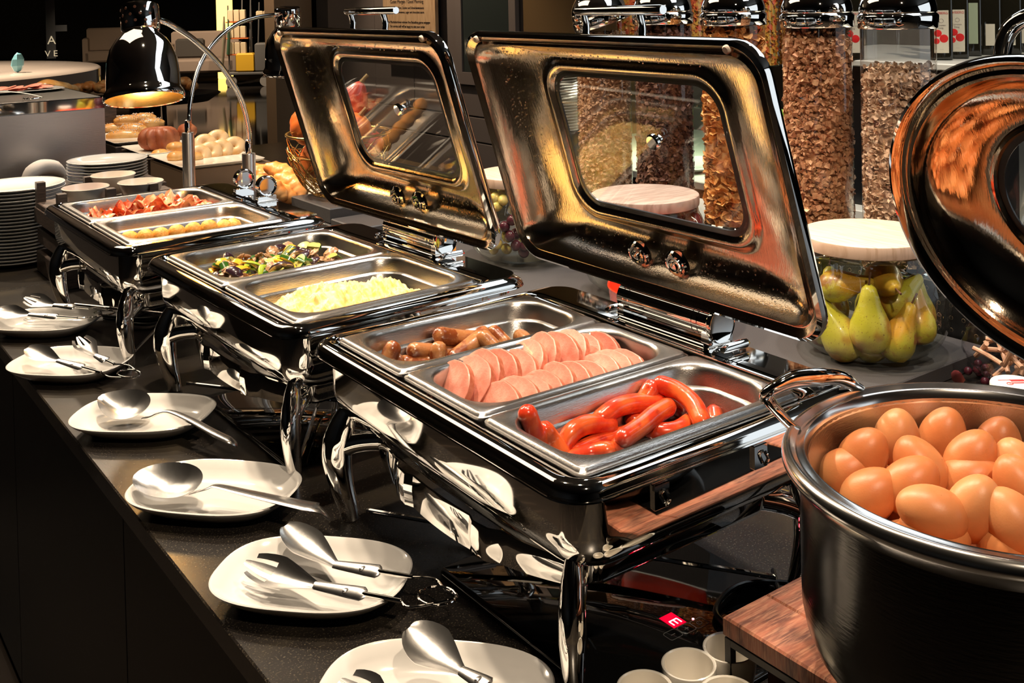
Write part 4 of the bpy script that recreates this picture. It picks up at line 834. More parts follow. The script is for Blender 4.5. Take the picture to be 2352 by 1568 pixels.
def pear(p, rot, s_, m, label):
    t = thing('pear', label, 'pear', p, 0, 'pears in the glass jar'); t.rotation_euler = rot; t.scale = (s_, s_, s_)
    MB().lathe([(.003, -.046), (.014, -.0475), (.026, -.041), (.0345, -.028), (.0370, -.012), (.0345, .005), (.0275, .022), (.0205, .038), (.0165, .054), (.0125, .068), (.006, .0745), (.001, .0745)], 28).build('flesh', m, t, ang=80)
    MB().tube([(0, 0, .071), (.002, 0, .082), (.007, .001, .096)], [.0022, .0016, .0024], 8, smooth=3).build('stalk', stm, t)
def jp(J, ang, r, z): return (J[0]+r*math.cos(ang), J[1]+r*math.sin(ang), z)
vw = math.atan2(-PJ[1], -PJ[0])   # towards the viewer
for (da, r, z, rot, s_, m, lb) in ((.02, .098, .105, (.05, -.1, 0), 1.0, pm, 'upright green pear in front of the jar, its neck to the left of centre'), (.55, .096, .082, (.25, .25, 0), .88, pm2, 'russet orange pear leaning at the lower right of the jar'),
    (1.15, .093, .100, (-.1, .2, .5), .84, pm2, 'smaller pear at the right side of the jar with upright stalk'), (-.60, .090, .078, (-.45, -.3, 0), 1.0, pm, 'green pear leaning at the lower left of the jar'), (-.62, .082, .165, (1.4, .3, .6), .80, pm2, 'brownish pear lying near the top left of the jar'),
    (.55, .055, .172, (1.35, 1.2, -.9), .92, pm2, 'russet pear lying near the top right of the jar'), (.15, .070, .060, (1.5, .2, 1.2), .75, pm, 'pear lying on the bottom of the jar under the upright one'), (.85, .07, .140, (.4, .9, .3), .85, pm, 'mottled green pear behind the leaning ones at the right'),
    (-1.3, .085, .085, (-.3, .1, 0), .95, pm2, 'pear at the left side of the jar, behind the chafing dish lid'), (1.9, .09, .10, (.2, -.3, 0), .95, pm, 'green pear at the right rear of the jar'), (3.0, .08, .10, (.2, .1, 0), .95, pm, 'pear at the back of the jar'), (-2.2, .085, .10, (-.2, .2, 0), .9, pm, 'pear at the left rear of the jar')):
    pear(jp(PJ, vw+da, r, z), rot, s_, m, lb)
gm_ = mat('pale green grapes', (.60, .52, .12), .25, n=[((.74, .56, .20), 30, .42, .6, ONE)], coat=.4, sss=.25); gd = mat('dark grapes', (.07, .012, .022), .2, coat=.4); pk = mat('dark plum skin', (.10, .008, .02), .22, n=[((.22, .03, .04), 20, .5, .65, ONE)], coat=.4)
def heap(J, n, r, cols, name, cat_, grp, lab, zmax=.175, seed=1):
    random.seed(seed); pts = []; tries = 0; ms = {}
    while len(pts) < n and tries < 60000:
        tries += 1; z = random.uniform(.02+r, zmax); f = math.sqrt(max(0, 1-((z-.085)/.105)**2)); R0 = (.1385*f if z < .085 else .1385-.18*max(0, z-.10))-r
        if z < .085: R0 = .07+(.1375-.07)*math.sqrt(min(1, (z-.012)/.07))-r
        a = random.uniform(0, 2*PI); rad = R0 if random.random() < .75 else R0*random.uniform(.6, .95)
        p = Vector((J[0]+rad*math.cos(a), J[1]+rad*math.sin(a), RZ+z))
        if math.cos(a-math.atan2(-J[1], -J[0])) < -.35 and z < .15: continue
        if all((p-q).length > r*1.62 for q in pts): pts.append(p)
    for k, p in enumerate(pts):
        m, l_ = cols(p, k)
        if m.name not in ms: ms[m.name] = MB().ball((0, 0, 0), (r, r, r*1.13), 16, 10).mesh(name, m, 90)
        o = bpy.data.objects.new(name, ms[m.name]); COL.objects.link(o); o.location = p; o.rotation_euler = (random.uniform(-1, 1), random.uniform(-1, 1), 0); tag(o, l_, cat_, l_.split(' in ')[0]+'s '+grp)
def gc(p, k):
    z = p.z-RZ
    if .088 < z < .128: return gd, 'dark purple grape in the middle band of the grape jar'
    if z < .088 and p.y < GJ[1]-.06 and p.x > GJ[0]-.12: return gd, 'dark red grape in the lower right part of the grape jar'
    if z < .088: return gm_, 'pale green grape in the lower half of the grape jar'
    return gm_, 'pale green grape in the upper part of the grape jar'
heap(GJ, 95, .0130, gc, 'grape', 'grape', 'of the jar', '')
heap(DJ, 46, .021, lambda p, k: (pk, 'dark purple plum in the round jar with the greyed lid'), 'plum', 'plum', 'of the jar', '', seed=4)
# red bowl
bz = MB().lathe([(.045, .0), (.062, .001), (.085, .012), (.104, .033), (.113, .058), (.116, .082), (.1185, .088), (.1175, .0905), (.1145, .088), (.110, .060), (.098, .034), (.075, .015), (.01, .010)], 64).build('red_bowl', mat('red enamel', (.72, .045, .015), .15, coat=.6), None, (1.475, 1.56, RZ))
tag(bz, 'glossy red round bowl on the dark platform under the open lid', 'bowl')
# ---------------- wire basket of pumpkins ----------------
bk_ = (1.4575, 2.9488, 0.1020); BX, BY = 1.455, 2.90; BX, BY = bk_[0]+.02, bk_[1]+.06
wt = thing('wire_basket', 'round golden wire basket holding pumpkins', 'basket', (BX, BY, .101))
gold = mat('golden wire', (.62, .40, .13), .25, 1)
mb = MB(); random.seed(9)
def bp_(a, f):     # bowl profile
    r = .075+(.158-.075)*math.sin(min(1, f)*PI/2)**.8; return (r*math.cos(a), r*math.sin(a), .003+.185*f**1.25)
for k in range(46):
    a0 = random.uniform(0, 2*PI); f0 = random.uniform(.0, .25); f1 = random.uniform(.55, 1.); sp = random.choice((-1, 1))*random.uniform(.9, 2.2); r_ = 1+random.uniform(-.02, .03)
    pts = []
    for q in range(15): t_ = q/14; x, y, z = bp_(a0+sp*t_, f0+(f1-f0)*math.sin(t_*PI)); pts.append((x*r_, y*r_, z))
    mb.tube(pts, .0013, 5, cap=False)
for f in (.02, .10, .45, .75):
    mb.tube([bp_(a, f+.02*math.sin(3*a)) for a in (2*PI*k/40 for k in range(40))], .0015, 5, closed=True)
mb.build('woven_wires', gold, wt, kind='stuff')
MB().tube([bp_(a, 1.) for a in (2*PI*k/48 for k in range(48))], .0042, 10, closed=True).build('rim', gold, wt)
MB().lathe([(.07, 0), (.074, .001), (.07, .002)], 32, cap0=False, cap1=False).build('foot_ring', gold, wt)
pkm = mat('orange pumpkin skin', (.78, .17, .03), .35, n=[((.88, .32, .10), 9, .45, .65, ONE), ((.62, .09, .02), 14, .5, .7, ONE)], coat=.25)
pk2 = mat('red pumpkin skin', (.60, .06, .035), .35, n=[((.78, .22, .10), 10, .5, .68, ONE)], coat=.25)
def pumpkin(p, r, m, label, sz=1., rot=(0, 0, 0), neck=0):
    t = thing('pumpkin', label, 'pumpkin', p, 0, 'pumpkins in the wire basket'); t.rotation_euler = rot
    rg = []
    for i in range(15):
        a = max(.05, min(PI-.05, PI*i/14)); ring = []
        for k in range(48):
            b = 2*PI*k/48; rr_ = r*math.sin(a)*(1-.045*abs(math.cos(b*5))**6)*(1+neck*max(0, -math.cos(a))*-.35); ring.append((rr_*math.cos(b), rr_*math.sin(b), -r*sz*math.cos(a)*(1+(neck*.35 if a > PI/2 else 0))-.0*r))
        rg.append(ring)
    MB().loft(rg).build('skin', m, t, ang=80)
    MB().tube([(0, 0, r*sz*(1+neck*.35)*.96), (.003, 0, r*sz*(1+neck*.35)+.012), (.010, .002, r*sz*(1+neck*.35)+.024)], [.009, .006, .007], 8, smooth=2).build('stalk', mat('corky stalk', (.32, .22, .10), .8), t)
def bo_(r, d, z): return (BX+.80*r+.60*d, BY-.60*r+.80*d, z)      # r : to the right, d : away
pumpkin(bo_(-.075, -.03, .318), .068, pkm, 'orange pumpkin highest at the left of the basket', .92, (.9, -.5, 0)); pumpkin(bo_(-.062, .0, .205), .070, pkm, 'orange pumpkin low in the basket, behind the wires', .85, (.2, 1.9, 0))
pumpkin(bo_(.035, .05, .375), .050, pk2, 'red pear shaped pumpkin seen through the left part of the lid window', 1.1, (.3, .35, 0), 1.); pumpkin(bo_(.052, -.035, .300), .057, pkm, 'orange red pumpkin seen through the lid window', .95, (.4, .3, 0)); pumpkin(bo_(.02, -.03, .180), .062, pk2, 'red pumpkin at the bottom of the basket', .9, (.3, .6, 0)); pumpkin(bo_(.085, .03, .250), .050, pk2, 'dark red pumpkin at the right end of the basket', .9, (.5, .2, 0))
# ---------------- heat lamps ----------------
def lamp(pole, ztop, path, shade, tdir, label):
    # pole : (x, y) ; path : gooseneck points ; shade : point on the top of the cap, tdir : direction the shade looks
    t = thing('heat_lamp', label, 'lamp', (pole[0], pole[1], 0), 0, 'chrome heat lamps')
    o = Vector((pole[0], pole[1], 0))
    MB().lathe([(.055, 0), (.055, .006), (.048, .010), (.0175, .012), (.0168, .014), (.0168, ztop-.002), (.016, ztop), (.0085, ztop)], 32).build('pole', mat('satin pole', (.72, .68, .64), .28, 1), t)
    MB().lathe([(.0085, ztop), (.0090, ztop+.022), (.0078, ztop+.030), (.0085, ztop+.034), (.0060, ztop+.036)], 20).build('collar', chrome, t)
    pts, rad = cat([Vector(p)-o for p in path], [1]*len(path), 26)
    rad = [.0068 if k % 2 else .0056 for k in range(len(pts))]
    # resample evenly so that the coils are regular
    Ls = [0]
    for a, b in zip(pts, pts[1:]): Ls.append(Ls[-1]+(b-a).length)
    n = int(Ls[-1]/.0028); out = []; j = 0
    for k in range(n+1):
        s_ = Ls[-1]*k/n
        while j < len(Ls)-2 and Ls[j+1] < s_: j += 1
        f = (s_-Ls[j])/max(1e-9, Ls[j+1]-Ls[j]); out.append(pts[j].lerp(pts[j+1], f))
    MB().tube(out, [.0070 if k % 2 else .0055 for k in range(len(out))], 12).build('gooseneck', chrome, t, ang=80)
    sh = bpy.data.objects.new('shade', None); COL.objects.link(sh); sh.parent = t; sh.empty_display_size = .02
    z = -Vector(tdir).normalized(); x = Vector((1, 0, 0)); x = (x-z*x.dot(z)).normalized(); y = z.cross(x); T = Matrix.Identity(4)
    for i in range(3): T[i][0] = x[i]; T[i][1] = y[i]; T[i][2] = z[i]; T[i][3] = (Vector(shade)-o)[i]
    sh.matrix_local = T
    MB().lathe([(.001, 0), (.036, 0), (.0395, -.002), (.0405, -.006), (.0405, -.056), (.0375, -.060), (.0390, -.066), (.052, -.078), (.066, -.100), (.0735, -.128), (.0760, -.160), (.0770, -.188), (.0785, -.192), (.0835, -.200), (.0850, -.208), (.0830, -.213), (.0800, -.2115)], 64, cap1=False).build('shade_outside', chrome, sh)
    MB().lathe([(.0795, -.2115), (.074, -.190), (.072, -.160), (.068, -.128), (.060, -.102), (.046, -.082), (.03, -.072), (.001, -.07)], 48, cap0=False).build('shade_inside', mat('gilded reflector', (.85, .62, .28), .25, 1), sh)
    for r_ in range(3):
        for k in range(12):
            a = 2*PI*(k+.5*(r_ % 2))/12; zz = -.014-.015*r_; c, s_ = math.cos(a), math.sin(a)
            if k % 12 < 12: MB().loft([[(.0407*c-q*s_*.0038*0+(-s_)*.0034*math.cos(u), .0407*s_+c*.0034*math.cos(u), zz+.0034*math.sin(u)) for u in (2*PI*v/10 for v in range(10))] for q in (0,)]+[[(.0411*c-s_*.0030*math.cos(u), .0411*s_+c*.0030*math.cos(u), zz+.0030*math.sin(u)) for u in (2*PI*v/10 for v in range(10))]], False, True).build('vent_hole', mat('dark vent hole', (.12, .04, .02), .5), sh)
    MB().ball((0, 0, -.150), (.036, .036, .04), 20, 12).build('bulb', mat('glowing bulb', (1, .8, .5), .4, emit=(1, .66, .28), es=38), sh)
    l = bpy.data.lights.new('heat_bulb', 'SPOT'); l.energy = 4.5; l.color = (1, .62, .28); l.spot_size = R_(95); l.spot_blend = .6; l.shadow_soft_size = .03
    lo = bpy.data.objects.new('heat_bulb', l); COL.objects.link(lo); lo.location = Vector(shade)-z*.215; lo.rotation_euler = (-z).to_track_quat('-Z', 'Y').to_euler()
    return t
# left shade hangs from the right pole, right shade from the left pole
pR = (1.0317, 2.6120, 0.2401); pL = (0.9967, 2.9614, 0.1992)
lamp(pR, (1.0339, 2.6123, 0.3151)[2], [(1.0345, 2.6124, 0.3339), (1.0295, 2.6050, 0.3848), (1.0045, 2.5882, 0.4594), (0.9448, 2.5475, 0.5408), (0.8615, 2.4867, 0.6094), (0.7884, 2.4300, 0.6503), (0.7533, 2.4128, 0.6643)], (0.7126, 2.4129, 0.6971), (-.06, -.29, -1), 'glowing chrome heat lamp over the bacon, its gooseneck crossing to the right pole')
lamp(pL, (1.0008, 2.9620, 0.3394)[2], [(1.0013, 2.9621, 0.3563), (1.0119, 2.9808, 0.4208), (1.0528, 3.0275, 0.5077), (1.1183, 3.0804, 0.5781), (1.2008, 3.1200, 0.6283), (1.2850, 3.1576, 0.6491), (1.3629, 3.1870, 0.6548)], (1.4022, 3.1957, 0.6771), (.06, .10, -1), 'chrome heat lamp behind the middle lid, its gooseneck crossing to the left pole')
# ---------------- plates, bowls, napkins at the left ----------------
pms = {}
def plates(x, y, z0, r, n, label, grp):
    pr = MB().lathe([(r*.55, .000), (r*.60, .0002), (r*.66, .004), (r*.97, .0145), (r*.995, .0162), (r, .0175), (r*.985, .0182), (r*.90, .0160), (r*.70, .0085), (r*.64, .0052), (r*.02, .0048)], 64).mesh('plate', porc)
    for k in range(n):
        o = bpy.data.objects.new('plate', pr); COL.objects.link(o); o.location = (x+random.uniform(-.0012, .0012), y+random.uniform(-.0012, .0012), z0+k*.0092); i = n-k
        tag(o, label % (ORD[i] if i > 1 else 'topmost'), 'plate', grp)
plates(.605, 3.215, .0005, .124, 22, 'white plate, %s from the top of the tall left stack', 'tall stack of plates')
tag(MB().box(.80, 1.06, 3.36, 3.62, 0, .145, .003).build('plate_stand', darkwood), 'dark block under the second stack of plates', 'riser')
plates(.915, 3.475, .146, .118, 7, 'white plate, %s from the top of the second stack behind the bowls', 'second stack of plates')
clo = mat('white linen', (.80, .74, .70), .8, bump=.2, bscale=60)
for p, sx, a, lb in (((0.7790, 3.7089, 0.1573), .062, .3, 'folded white napkin behind the tall stack of plates'), ((0.9160, 3.8179, 0.1219), .050, -.5, 'rolled white napkin between the two stacks of plates')):
    o = MB().tube([(-sx, 0, -.02), (-sx*.6, 0, .012), (0, .004, .022), (sx*.6, 0, .014), (sx*1.05, 0, -.012)], [.018, .030, .034, .032, .016], 14, .75, smooth=4).build('napkin', clo, None, p, a); tag(o, lb, 'napkin', 'white napkins by the plates')
bxo = thing('bowl_organizer', 'dark wooden tiered box holding white bowls behind the far chafing dish', 'organizer', (.62, 2.80, 0))
for (x0, x1, z0, z1, y0, y1) in ((.0, .34, 0, .055, .0, .26), (.004, .34, .075, .115, .0, .26), (-.002, .34, .130, .170, -.006, .266), (.0, .34, .170, .184, 0, .26)): MB().box(x0, x1, y0, y1, z0, z1, .002).build('board', darkwood, bxo)
MB().box(.03, .32, .02, .24, .0, .17).build('core', blackpl, bxo)
for (x, y) in ((.0, .005), (.0, .235), (.115, .0), (.22, .0), (.12, .235)): MB().box(x, x+.022, y, y+.022, .184, .236, .001).build('upright', darkwood, bxo)
bcm = MB().lathe([(.025, 0), (.030, .002), (.046, .020), (.056, .046), (.0575, .050), (.056, .0515), (.0535, .047), (.043, .020), (.028, .007), (.001, .006)], 48).mesh('bowl', cream)
for p, lb, fm in (((.702, 2.875, .186), 'white bowl nearest, with red sauce, in the dark wooden organizer', (.30, .03, .05)), ((.80, 2.985, .193), 'white bowl with brown spread at the back of the wooden organizer', (.42, .26, .14)), ((.835, 2.86, .186), 'white bowl half hidden behind the bacon pan', (.7, .6, .5))):
    o = bpy.data.objects.new('bowl', bcm); COL.objects.link(o); o.location = p; tag(o, lb, 'bowl', 'white bowls in the wooden organizer')
    q = MB().lathe([(.001, .030), (.047, .030), (.040, .034), (.02, .036), (.001, .0365)], 24).build('spread', mat('spread '+lb[:18], fm, .3, coat=.3), None, p); tag(q, 'sauce or spread filling the '+lb, 'spread', None, 'stuff')
# ---------------- steel station at the left ----------------
ss = thing('steel_station', 'big brushed steel counter block with polished top band at the left', 'counter block', (.30, 4.05, 0))
MB().box(-.7, .71, -.20, .60, -.899, .340, .001).build('body', brushed, ss)
MB().box(-.7, .711, -.201, .601, .3405, .380, .002).build('polished_band', chrome, ss)
MB().box(-.69, .70, -.19, .59, .3802, .3815, .0005).build('top_sheet', pansteel, ss)
sl = thing('meat_platter', 'platter of sliced cold cuts on the steel block, far left', 'platter', (0.7926, 4.3105, 0.3830))
MB().loft([sup(0, 0, .17, .10, 3, 0), sup(0, 0, .19, .12, 3, .008), sup(0, 0, .185, .115, 3, .009), sup(0, 0, .16, .095, 3, .004)]).build('plate', porc, sl)
random.seed(2)
for k in range(14):
    o = MB().lathe([(.032, -.001), (.034, 0), (.032, .001)], 18).build('cold_cut', ml, None, (sl.location.x-.12+.019*k, sl.location.y+random.uniform(-.04, .02), .394+.0022*(k % 4)), (random.uniform(-.15, .15), random.uniform(-.3, .1), 0)); tag(o, 'round pink cold cut slice on the platter at the far left', 'cold cut', 'cold cuts on the platter')
tp = (0.8020, 3.9006, 0.3840); tt = thing('serving_fork', 'wire serving tongs lying on the corner of the steel block', 'tongs', tp)
MB().tube([(-.16, .06, .030), (-.10, .03, .032), (-.03, .01, .022), (.02, -.012, .006)], .004, 8, .5, smooth=4).build('arm', chrome, tt)
for k in range(5): MB().tube([(.02-.014*k, -.014+.006*k, .006), (-.02-.006*k, -.03, .0045), (-.04, -.012, .006)], .0014, 6, smooth=3).build('tine', chrome, tt)
# ---------------- bakery ----------------
def platter(p, hx, hy, label, rz=0):
    o = MB().loft([rr(0, 0, hx-.02, hy-.02, .01, 0), rr(0, 0, hx-.004, hy-.004, .015, .010), rr(0, 0, hx, hy, .017, .014), rr(0, 0, hx-.002, hy-.002, .016, .0155), rr(0, 0, hx-.02, hy-.02, .01, .006)]).build('platter', cream, None, p, rz); return tag(o, label, 'platter', 'white bakery platters')
tag(MB().box(1.235, 1.56, 3.74, 4.10, 0, .110, .003).build('bakery_riser', mat('bronze laminate', (.20, .13, .08), .4)), 'bronze toned riser block under the doughnut platter', 'riser')
tag(MB().box(1.235, 1.56, 4.13, 4.48, 0, .110, .003).build('bakery_riser', darkwood), 'dark riser block under the ring cake platter', 'riser'); tag(MB().box(1.235, 1.56, 4.56, 4.96, 0, .110, .003).build('bakery_riser', darkwood), 'dark riser block under the sugared rolls', 'riser')
cn2 = thing('bakery_counter', 'black counter wing behind the far chafing dish carrying the bakery goods', 'counter', (1.3, 4.6, -.9)); MB().box(-.28, 1.0, -.99, .38, .87, .8995).build('worktop', blackst, cn2); MB().box(-.26, .95, -.98, .37, .001, .868).build('carcass', blackpl, cn2)
dg = mat('glazed bread crust', (.72, .34, .09), .32, n=[((.86, .52, .20), 14, .45, .62, ONE)], coat=.3); dp_ = mat('pale dough crust', (.86, .60, .32), .4, n=[((.74, .38, .12), 16, .5, .64, ONE)], coat=.15); ck = mat('chocolate ring cake', (.34, .09, .035), .5, n=[((.46, .17, .08), 12, .45, .6, ONE)], bump=.2, bscale=60); cr = mat('flaky croissant crust', (.72, .27, .07), .35, n=[((.86, .46, .18), 30, .45, .6, ONE)], coat=.25)
sgm = mat('sugar grains', (.95, .88, .82), .3)
platter((1.36, 4.76, .1105), .125, .19, 'white platter of sugared rolls, left of the ring cake', 0); platter((1.39, 4.30, .1105), .165, .16, 'white platter under the ring cake', 0); platter((1.385, 3.925, .1105), .155, .195, 'white platter of doughnuts and muffins by the lamp poles', .0)
def roll(p, L, r, a, label, m=dg, sugar=True, grp='rolls on the bakery platters', cat_='bread roll', nm='bread_roll', z=0):
    t = thing(nm, label, cat_, p, a, grp)
    MB().tube([(-L, 0, 0), (-L*.6, r*.1, r*.1), (0, r*.15, r*.2), (L*.6, r*.1, r*.1), (L, 0, 0)], [r*.45, r*.92, r*1.0, r*.92, r*.45], 16, .8, smooth=5).build('crust', m, t, ang=80)
    if sugar:
        mb = MB(); random.seed(int(p[0]*1000))
        for k in range(70): 
            x = random.uniform(-L*.8, L*.8); an = random.uniform(.3, PI-.3); mb.ball((x, r*.1+r*.93*math.cos(an), r*.15+r*.80*math.sin(an)), .0022, 4, 3)
        mb.build('sugar_grains', sgm, t, kind='stuff')
for q_, L, r, a, lb in (((1.3393, 4.9748, 0.1331), .058, .032, -.3, 'sugared roll in front at the left edge of its platter'), ((1.3342, 4.8036, 0.1187), .07, .033, -.45, 'glazed roll nearest on the sugared roll platter'), ((1.3859, 4.8404, 0.1389), .058, .032, -.5, 'sugared roll in the middle of the stack of rolls'), ((1.3961, 4.9583, 0.1685), .055, .030, -.2, 'sugared roll at the top left of the stack'), ((1.4635, 4.9457, 0.1735), .055, .030, -.4, 'sugared roll at the top right of the stack'), ((1.4712, 4.8522, 0.1591), .055, .028, -.3, 'sugared roll just behind the ring cake')):
    roll(q_, L, r, a, lb)
# ring cake
rcx = (1.3345, 4.3097, 0.1170); rc_ = MB(); rg = []
for k in range(120):
    a = 2*PI*k/120; ring = []
    for q in range(14):
        b = 2*PI*q/14; rad = .040+.033*math.cos(b); z = .044+.044*math.sin(b); w_ = 1+.16*(abs(math.sin(a*5+z*18))-.5)*(max(0, math.cos(b)+.6))
        ring.append((rad*w_*math.cos(a), rad*w_*math.sin(a), z))
    rg.append(ring)
o = rc_.loft(rg, False, False, True).build('ring_cake', ck, None, (rcx[0], rcx[1], .117)); tag(o, 'brown fluted ring cake on its white platter', 'cake')
o = MB().ball((0, 0, 0), (.036, .05, .03), 16, 10, disp=.12, dsc=3).build('cake_slice', ck, None, (1.2194, 3.8439, 0.2350)); o.location = (1.4373, 4.2793, 0.1847); tag(o, 'brown cake slice leaning behind the ring cake', 'cake', 'cut cake slices')
def donut(p, rot, label):
    rg = []
    for k in range(32):
        a = 2*PI*k/32; rg.append([((.024+.0225*math.cos(b))*math.cos(a), (.024+.0225*math.cos(b))*math.sin(a), .017*math.sin(b)) for b in (2*PI*q/12 for q in range(12))])
    o = MB().loft(rg, False, False, True).build('doughnut', dp_, None, p, rot, 80); tag(o, label, 'doughnut', 'doughnuts on the white platter')
for i, q_ in enumerate(((1.3775, 3.9729, 0.1231), (1.4211, 3.9781, 0.1310), (1.4650, 3.9828, 0.1342), (1.5162, 3.9823, 0.1406), (1.4361, 4.0797, 0.1489), (1.4877, 4.0789, 0.1608))): donut(q_, (.9, .2, -.5), 'pale sugared doughnut, %s in the leaning row' % ORD[i+1])
for q, lb in (((1.3162, 4.0567, 0.1469), 'muffin in a paper case left of the lamp pole'), ((1.3038, 4.2021, 0.1060), 'small muffin at the left corner of the doughnut platter'), ((1.2950, 3.9845, 0.1210), 'muffin nearest the left lamp pole'), ((1.3466, 3.9459, 0.1164), 'muffin just right of the left lamp pole')):
    t = thing('muffin', lb, 'muffin', q, 0, 'muffins on the doughnut platter'); MB().lathe([(.02, -.025), (.028, .0)], 24, cap1=False).build('paper_case', clo, t); MB().ball((0, 0, .006), (.034, .034, .021), 16, 10, disp=.12, dsc=3).build('top', dg, t)
# croissants right of the poles and on the far dark tray
def croissant(p, a, s_, label, grp):
    pts = []; rad = []
    for k in range(17):
        t_ = k/16-.5; an = t_*2.3; pts.append((.055*math.sin(an)*s_, -.03*(1-math.cos(an))*s_, 0)); rad.append((.024*(1-abs(t_*2)**1.8)+.007)*s_*(1.06 if k % 3 == 1 else .93))
    o = MB().tube(pts, rad, 14, .85).build('croissant', cr, None, p, a, 60); tag(o, label, 'croissant', grp)
for q_, a, lb in (((1.3762, 3.3876, 0.1235), -1.0, 'croissant standing right behind the lamp pole'), ((1.2996, 3.1328, 0.1264), -.6, 'croissant behind the round hinge socket'), ((1.4160, 3.2957, 0.1330), -.9, 'croissant beside the wire basket'), ((1.3629, 3.2096, 0.0945), -.3, 'croissant low in front of the basket'), ((1.4194, 3.2301, 0.1056), -1.1, 'croissant half behind the wire basket')): croissant(q_, (.3, .5, a), 1.25, lb, 'croissants by the wire basket')
platter((1.4997, 3.4955, 0.0200), .16, .12, 'white platter of croissants left of the wire basket', .1); platter((1.62, 3.62, .006), .14, .12, 'flat white plate behind the croissants', .2)
db = thing('dark_tray', 'dark tray of pastries on a stand under the lamp shade', 'tray', (1.7222, 5.6893, 0.2019))
MB().loft([sup(0, 0, .30, .18, 2.4, -.03), sup(0, 0, .36, .24, 2.4, .012), sup(0, 0, .355, .235, 2.4, .016), sup(0, 0, .29, .17, 2.4, -.018)]).build('bowl', blackpl, db)
for s_ in (-1, 1): MB().tube([(s_*.07, 0, -.02), (s_*.10, 0, -.90-db.location.z+.001)], .012, 8).build('stand_leg', blackpl, db)
for i, q_ in enumerate(((1.4157, 5.7947, 0.2671), (1.4429, 5.7747, 0.2776), (1.4838, 5.7440, 0.2676), (1.5128, 5.7227, 0.2825), (1.5284, 5.7107, 0.2642), (1.8369, 5.4813, 0.2896), (1.8630, 5.4612, 0.2666))): croissant(q_, (random.uniform(-.3, .3), random.uniform(-.3, .3), i*.8), 1.0, 'small pastry, %s from the left behind the steel block' % ORD[i+1], 'pastries on the dark tray')
tag(MB().box(1.02, 1.36, 4.99, 5.50, -.899, .262, .003).build('bread_stand', darkwood), 'dark stand under the long breads behind the steel block', 'riser')
for i, q_ in enumerate(((1.1021, 5.0944, 0.3261), (1.1230, 5.1410, 0.3180), (1.1504, 5.1828, 0.3116), (1.1813, 5.2219, 0.3031), (1.2223, 5.2536, 0.3002), (1.1239, 5.3891, 0.2909))): roll(q_, .07, .045 if i < 4 else .03, .8, 'smooth golden loaf, %s in the leaning row behind the steel block' % ORD[i+1], dg if i < 3 else dp_, False, 'loaves behind the steel block', 'bread', 'loaf')
# ---------------- lit buffet behind the dispensers ----------------
bf = thing('cold_buffet', 'lit cold buffet counter with glass shelf behind the cereal dispensers', 'buffet', (3.3, 2.3, -.9))
MB().box(-.5, .5, -1.9, 1.6, .02, .88, .003).build('body', darkwood, bf)
MB().box(-.52, .52, -1.92, 1.62, .881, .91, .003).build('top', mat('white buffet top', (.72, .70, .62), .25), bf)
MB().box(-.42, .15, .35, 1.5, 1.330, 1.342, .001).build('glass_shelf', greenglass, bf); MB().box(-.40, .5, .35, 1.5, 1.16, 1.172, .001).build('glass_shelf', greenglass, bf)
for y in (.42, 1.45): MB().tube([(.1, y, .91), (.1, y, 1.33)], .010, 10).build('shelf_post', chrome, bf)
MB().box(-.40, -.37, .36, 1.45, 1.322, 1.329, .001).build('light_strip', mat('light strip', (1, 1, 1), .5, emit=(1, .90, .68), es=9), bf)
area((3.0, 2.2, .40), (3.0, 2.2, 0), 30, 3.0, .12, (1, .90, .70), 'buffet_strip_light').rotation_euler = (0, 0, PI/2)
for i, lb in enumerate(('oval white platter on the lit buffet, leftmost', 'oval white platter on the lit buffet between the dispensers', 'oval white platter of salad on the lit buffet', 'oval white platter on the lit buffet, rightmost')):
    q = [(2.6990, 3.3357, 0.0120), (2.9898, 2.9800, 0.0120), (3.1666, 2.7381, 0.0120), (3.3028, 2.4717, 0.0120)][i]
    o = MB().loft([sup(0, 0, .13, .10, 2.6, 0), sup(0, 0, .17, .14, 2.6, .02), sup(0, 0, .165, .135, 2.6, .022), sup(0, 0, .12, .09, 2.6, .006)]).build('platter', porc, None, (q[0], q[1], .011)); tag(o, lb, 'platter', 'platters on the lit buffet')
sal = mat('green salad', (.25, .55, .05), .4, n=[((.5, .75, .15), 30, .45, .6, ONE)])
random.seed(6)
for (c_, n_, lb) in (((2.7544, 2.3636, 0.2561), 9, 'bright green lettuce leaf heaped between two dispensers'), ((2.9197, 2.1774, 0.2358), 6, 'lettuce leaf on the platter between the two right dispensers')):
    for k in range(n_):
        v = Vector(c_)+Vector((random.uniform(-.04, .04), random.uniform(-.06, .06), random.uniform(-.04, .03)))
        o = MB().ball((0, 0, 0), (.03, .03, .006), 14, 6, disp=.5, dsc=4, seed=k).build('lettuce_leaf', sal, None, v, (random.uniform(-1, 1), random.uniform(-1, 1), 0)); tag(o, lb, 'lettuce', 'lettuce leaves')
tag(MB().box(-.05, .05, -.12, .12, 0, .15, .004).build('salad_tub', porc, None, ((2.7912, 2.3966, 0.1841)[0], (2.7912, 2.3966, 0.1841)[1], .0115)), 'white tub under the bright green lettuce', 'tub')
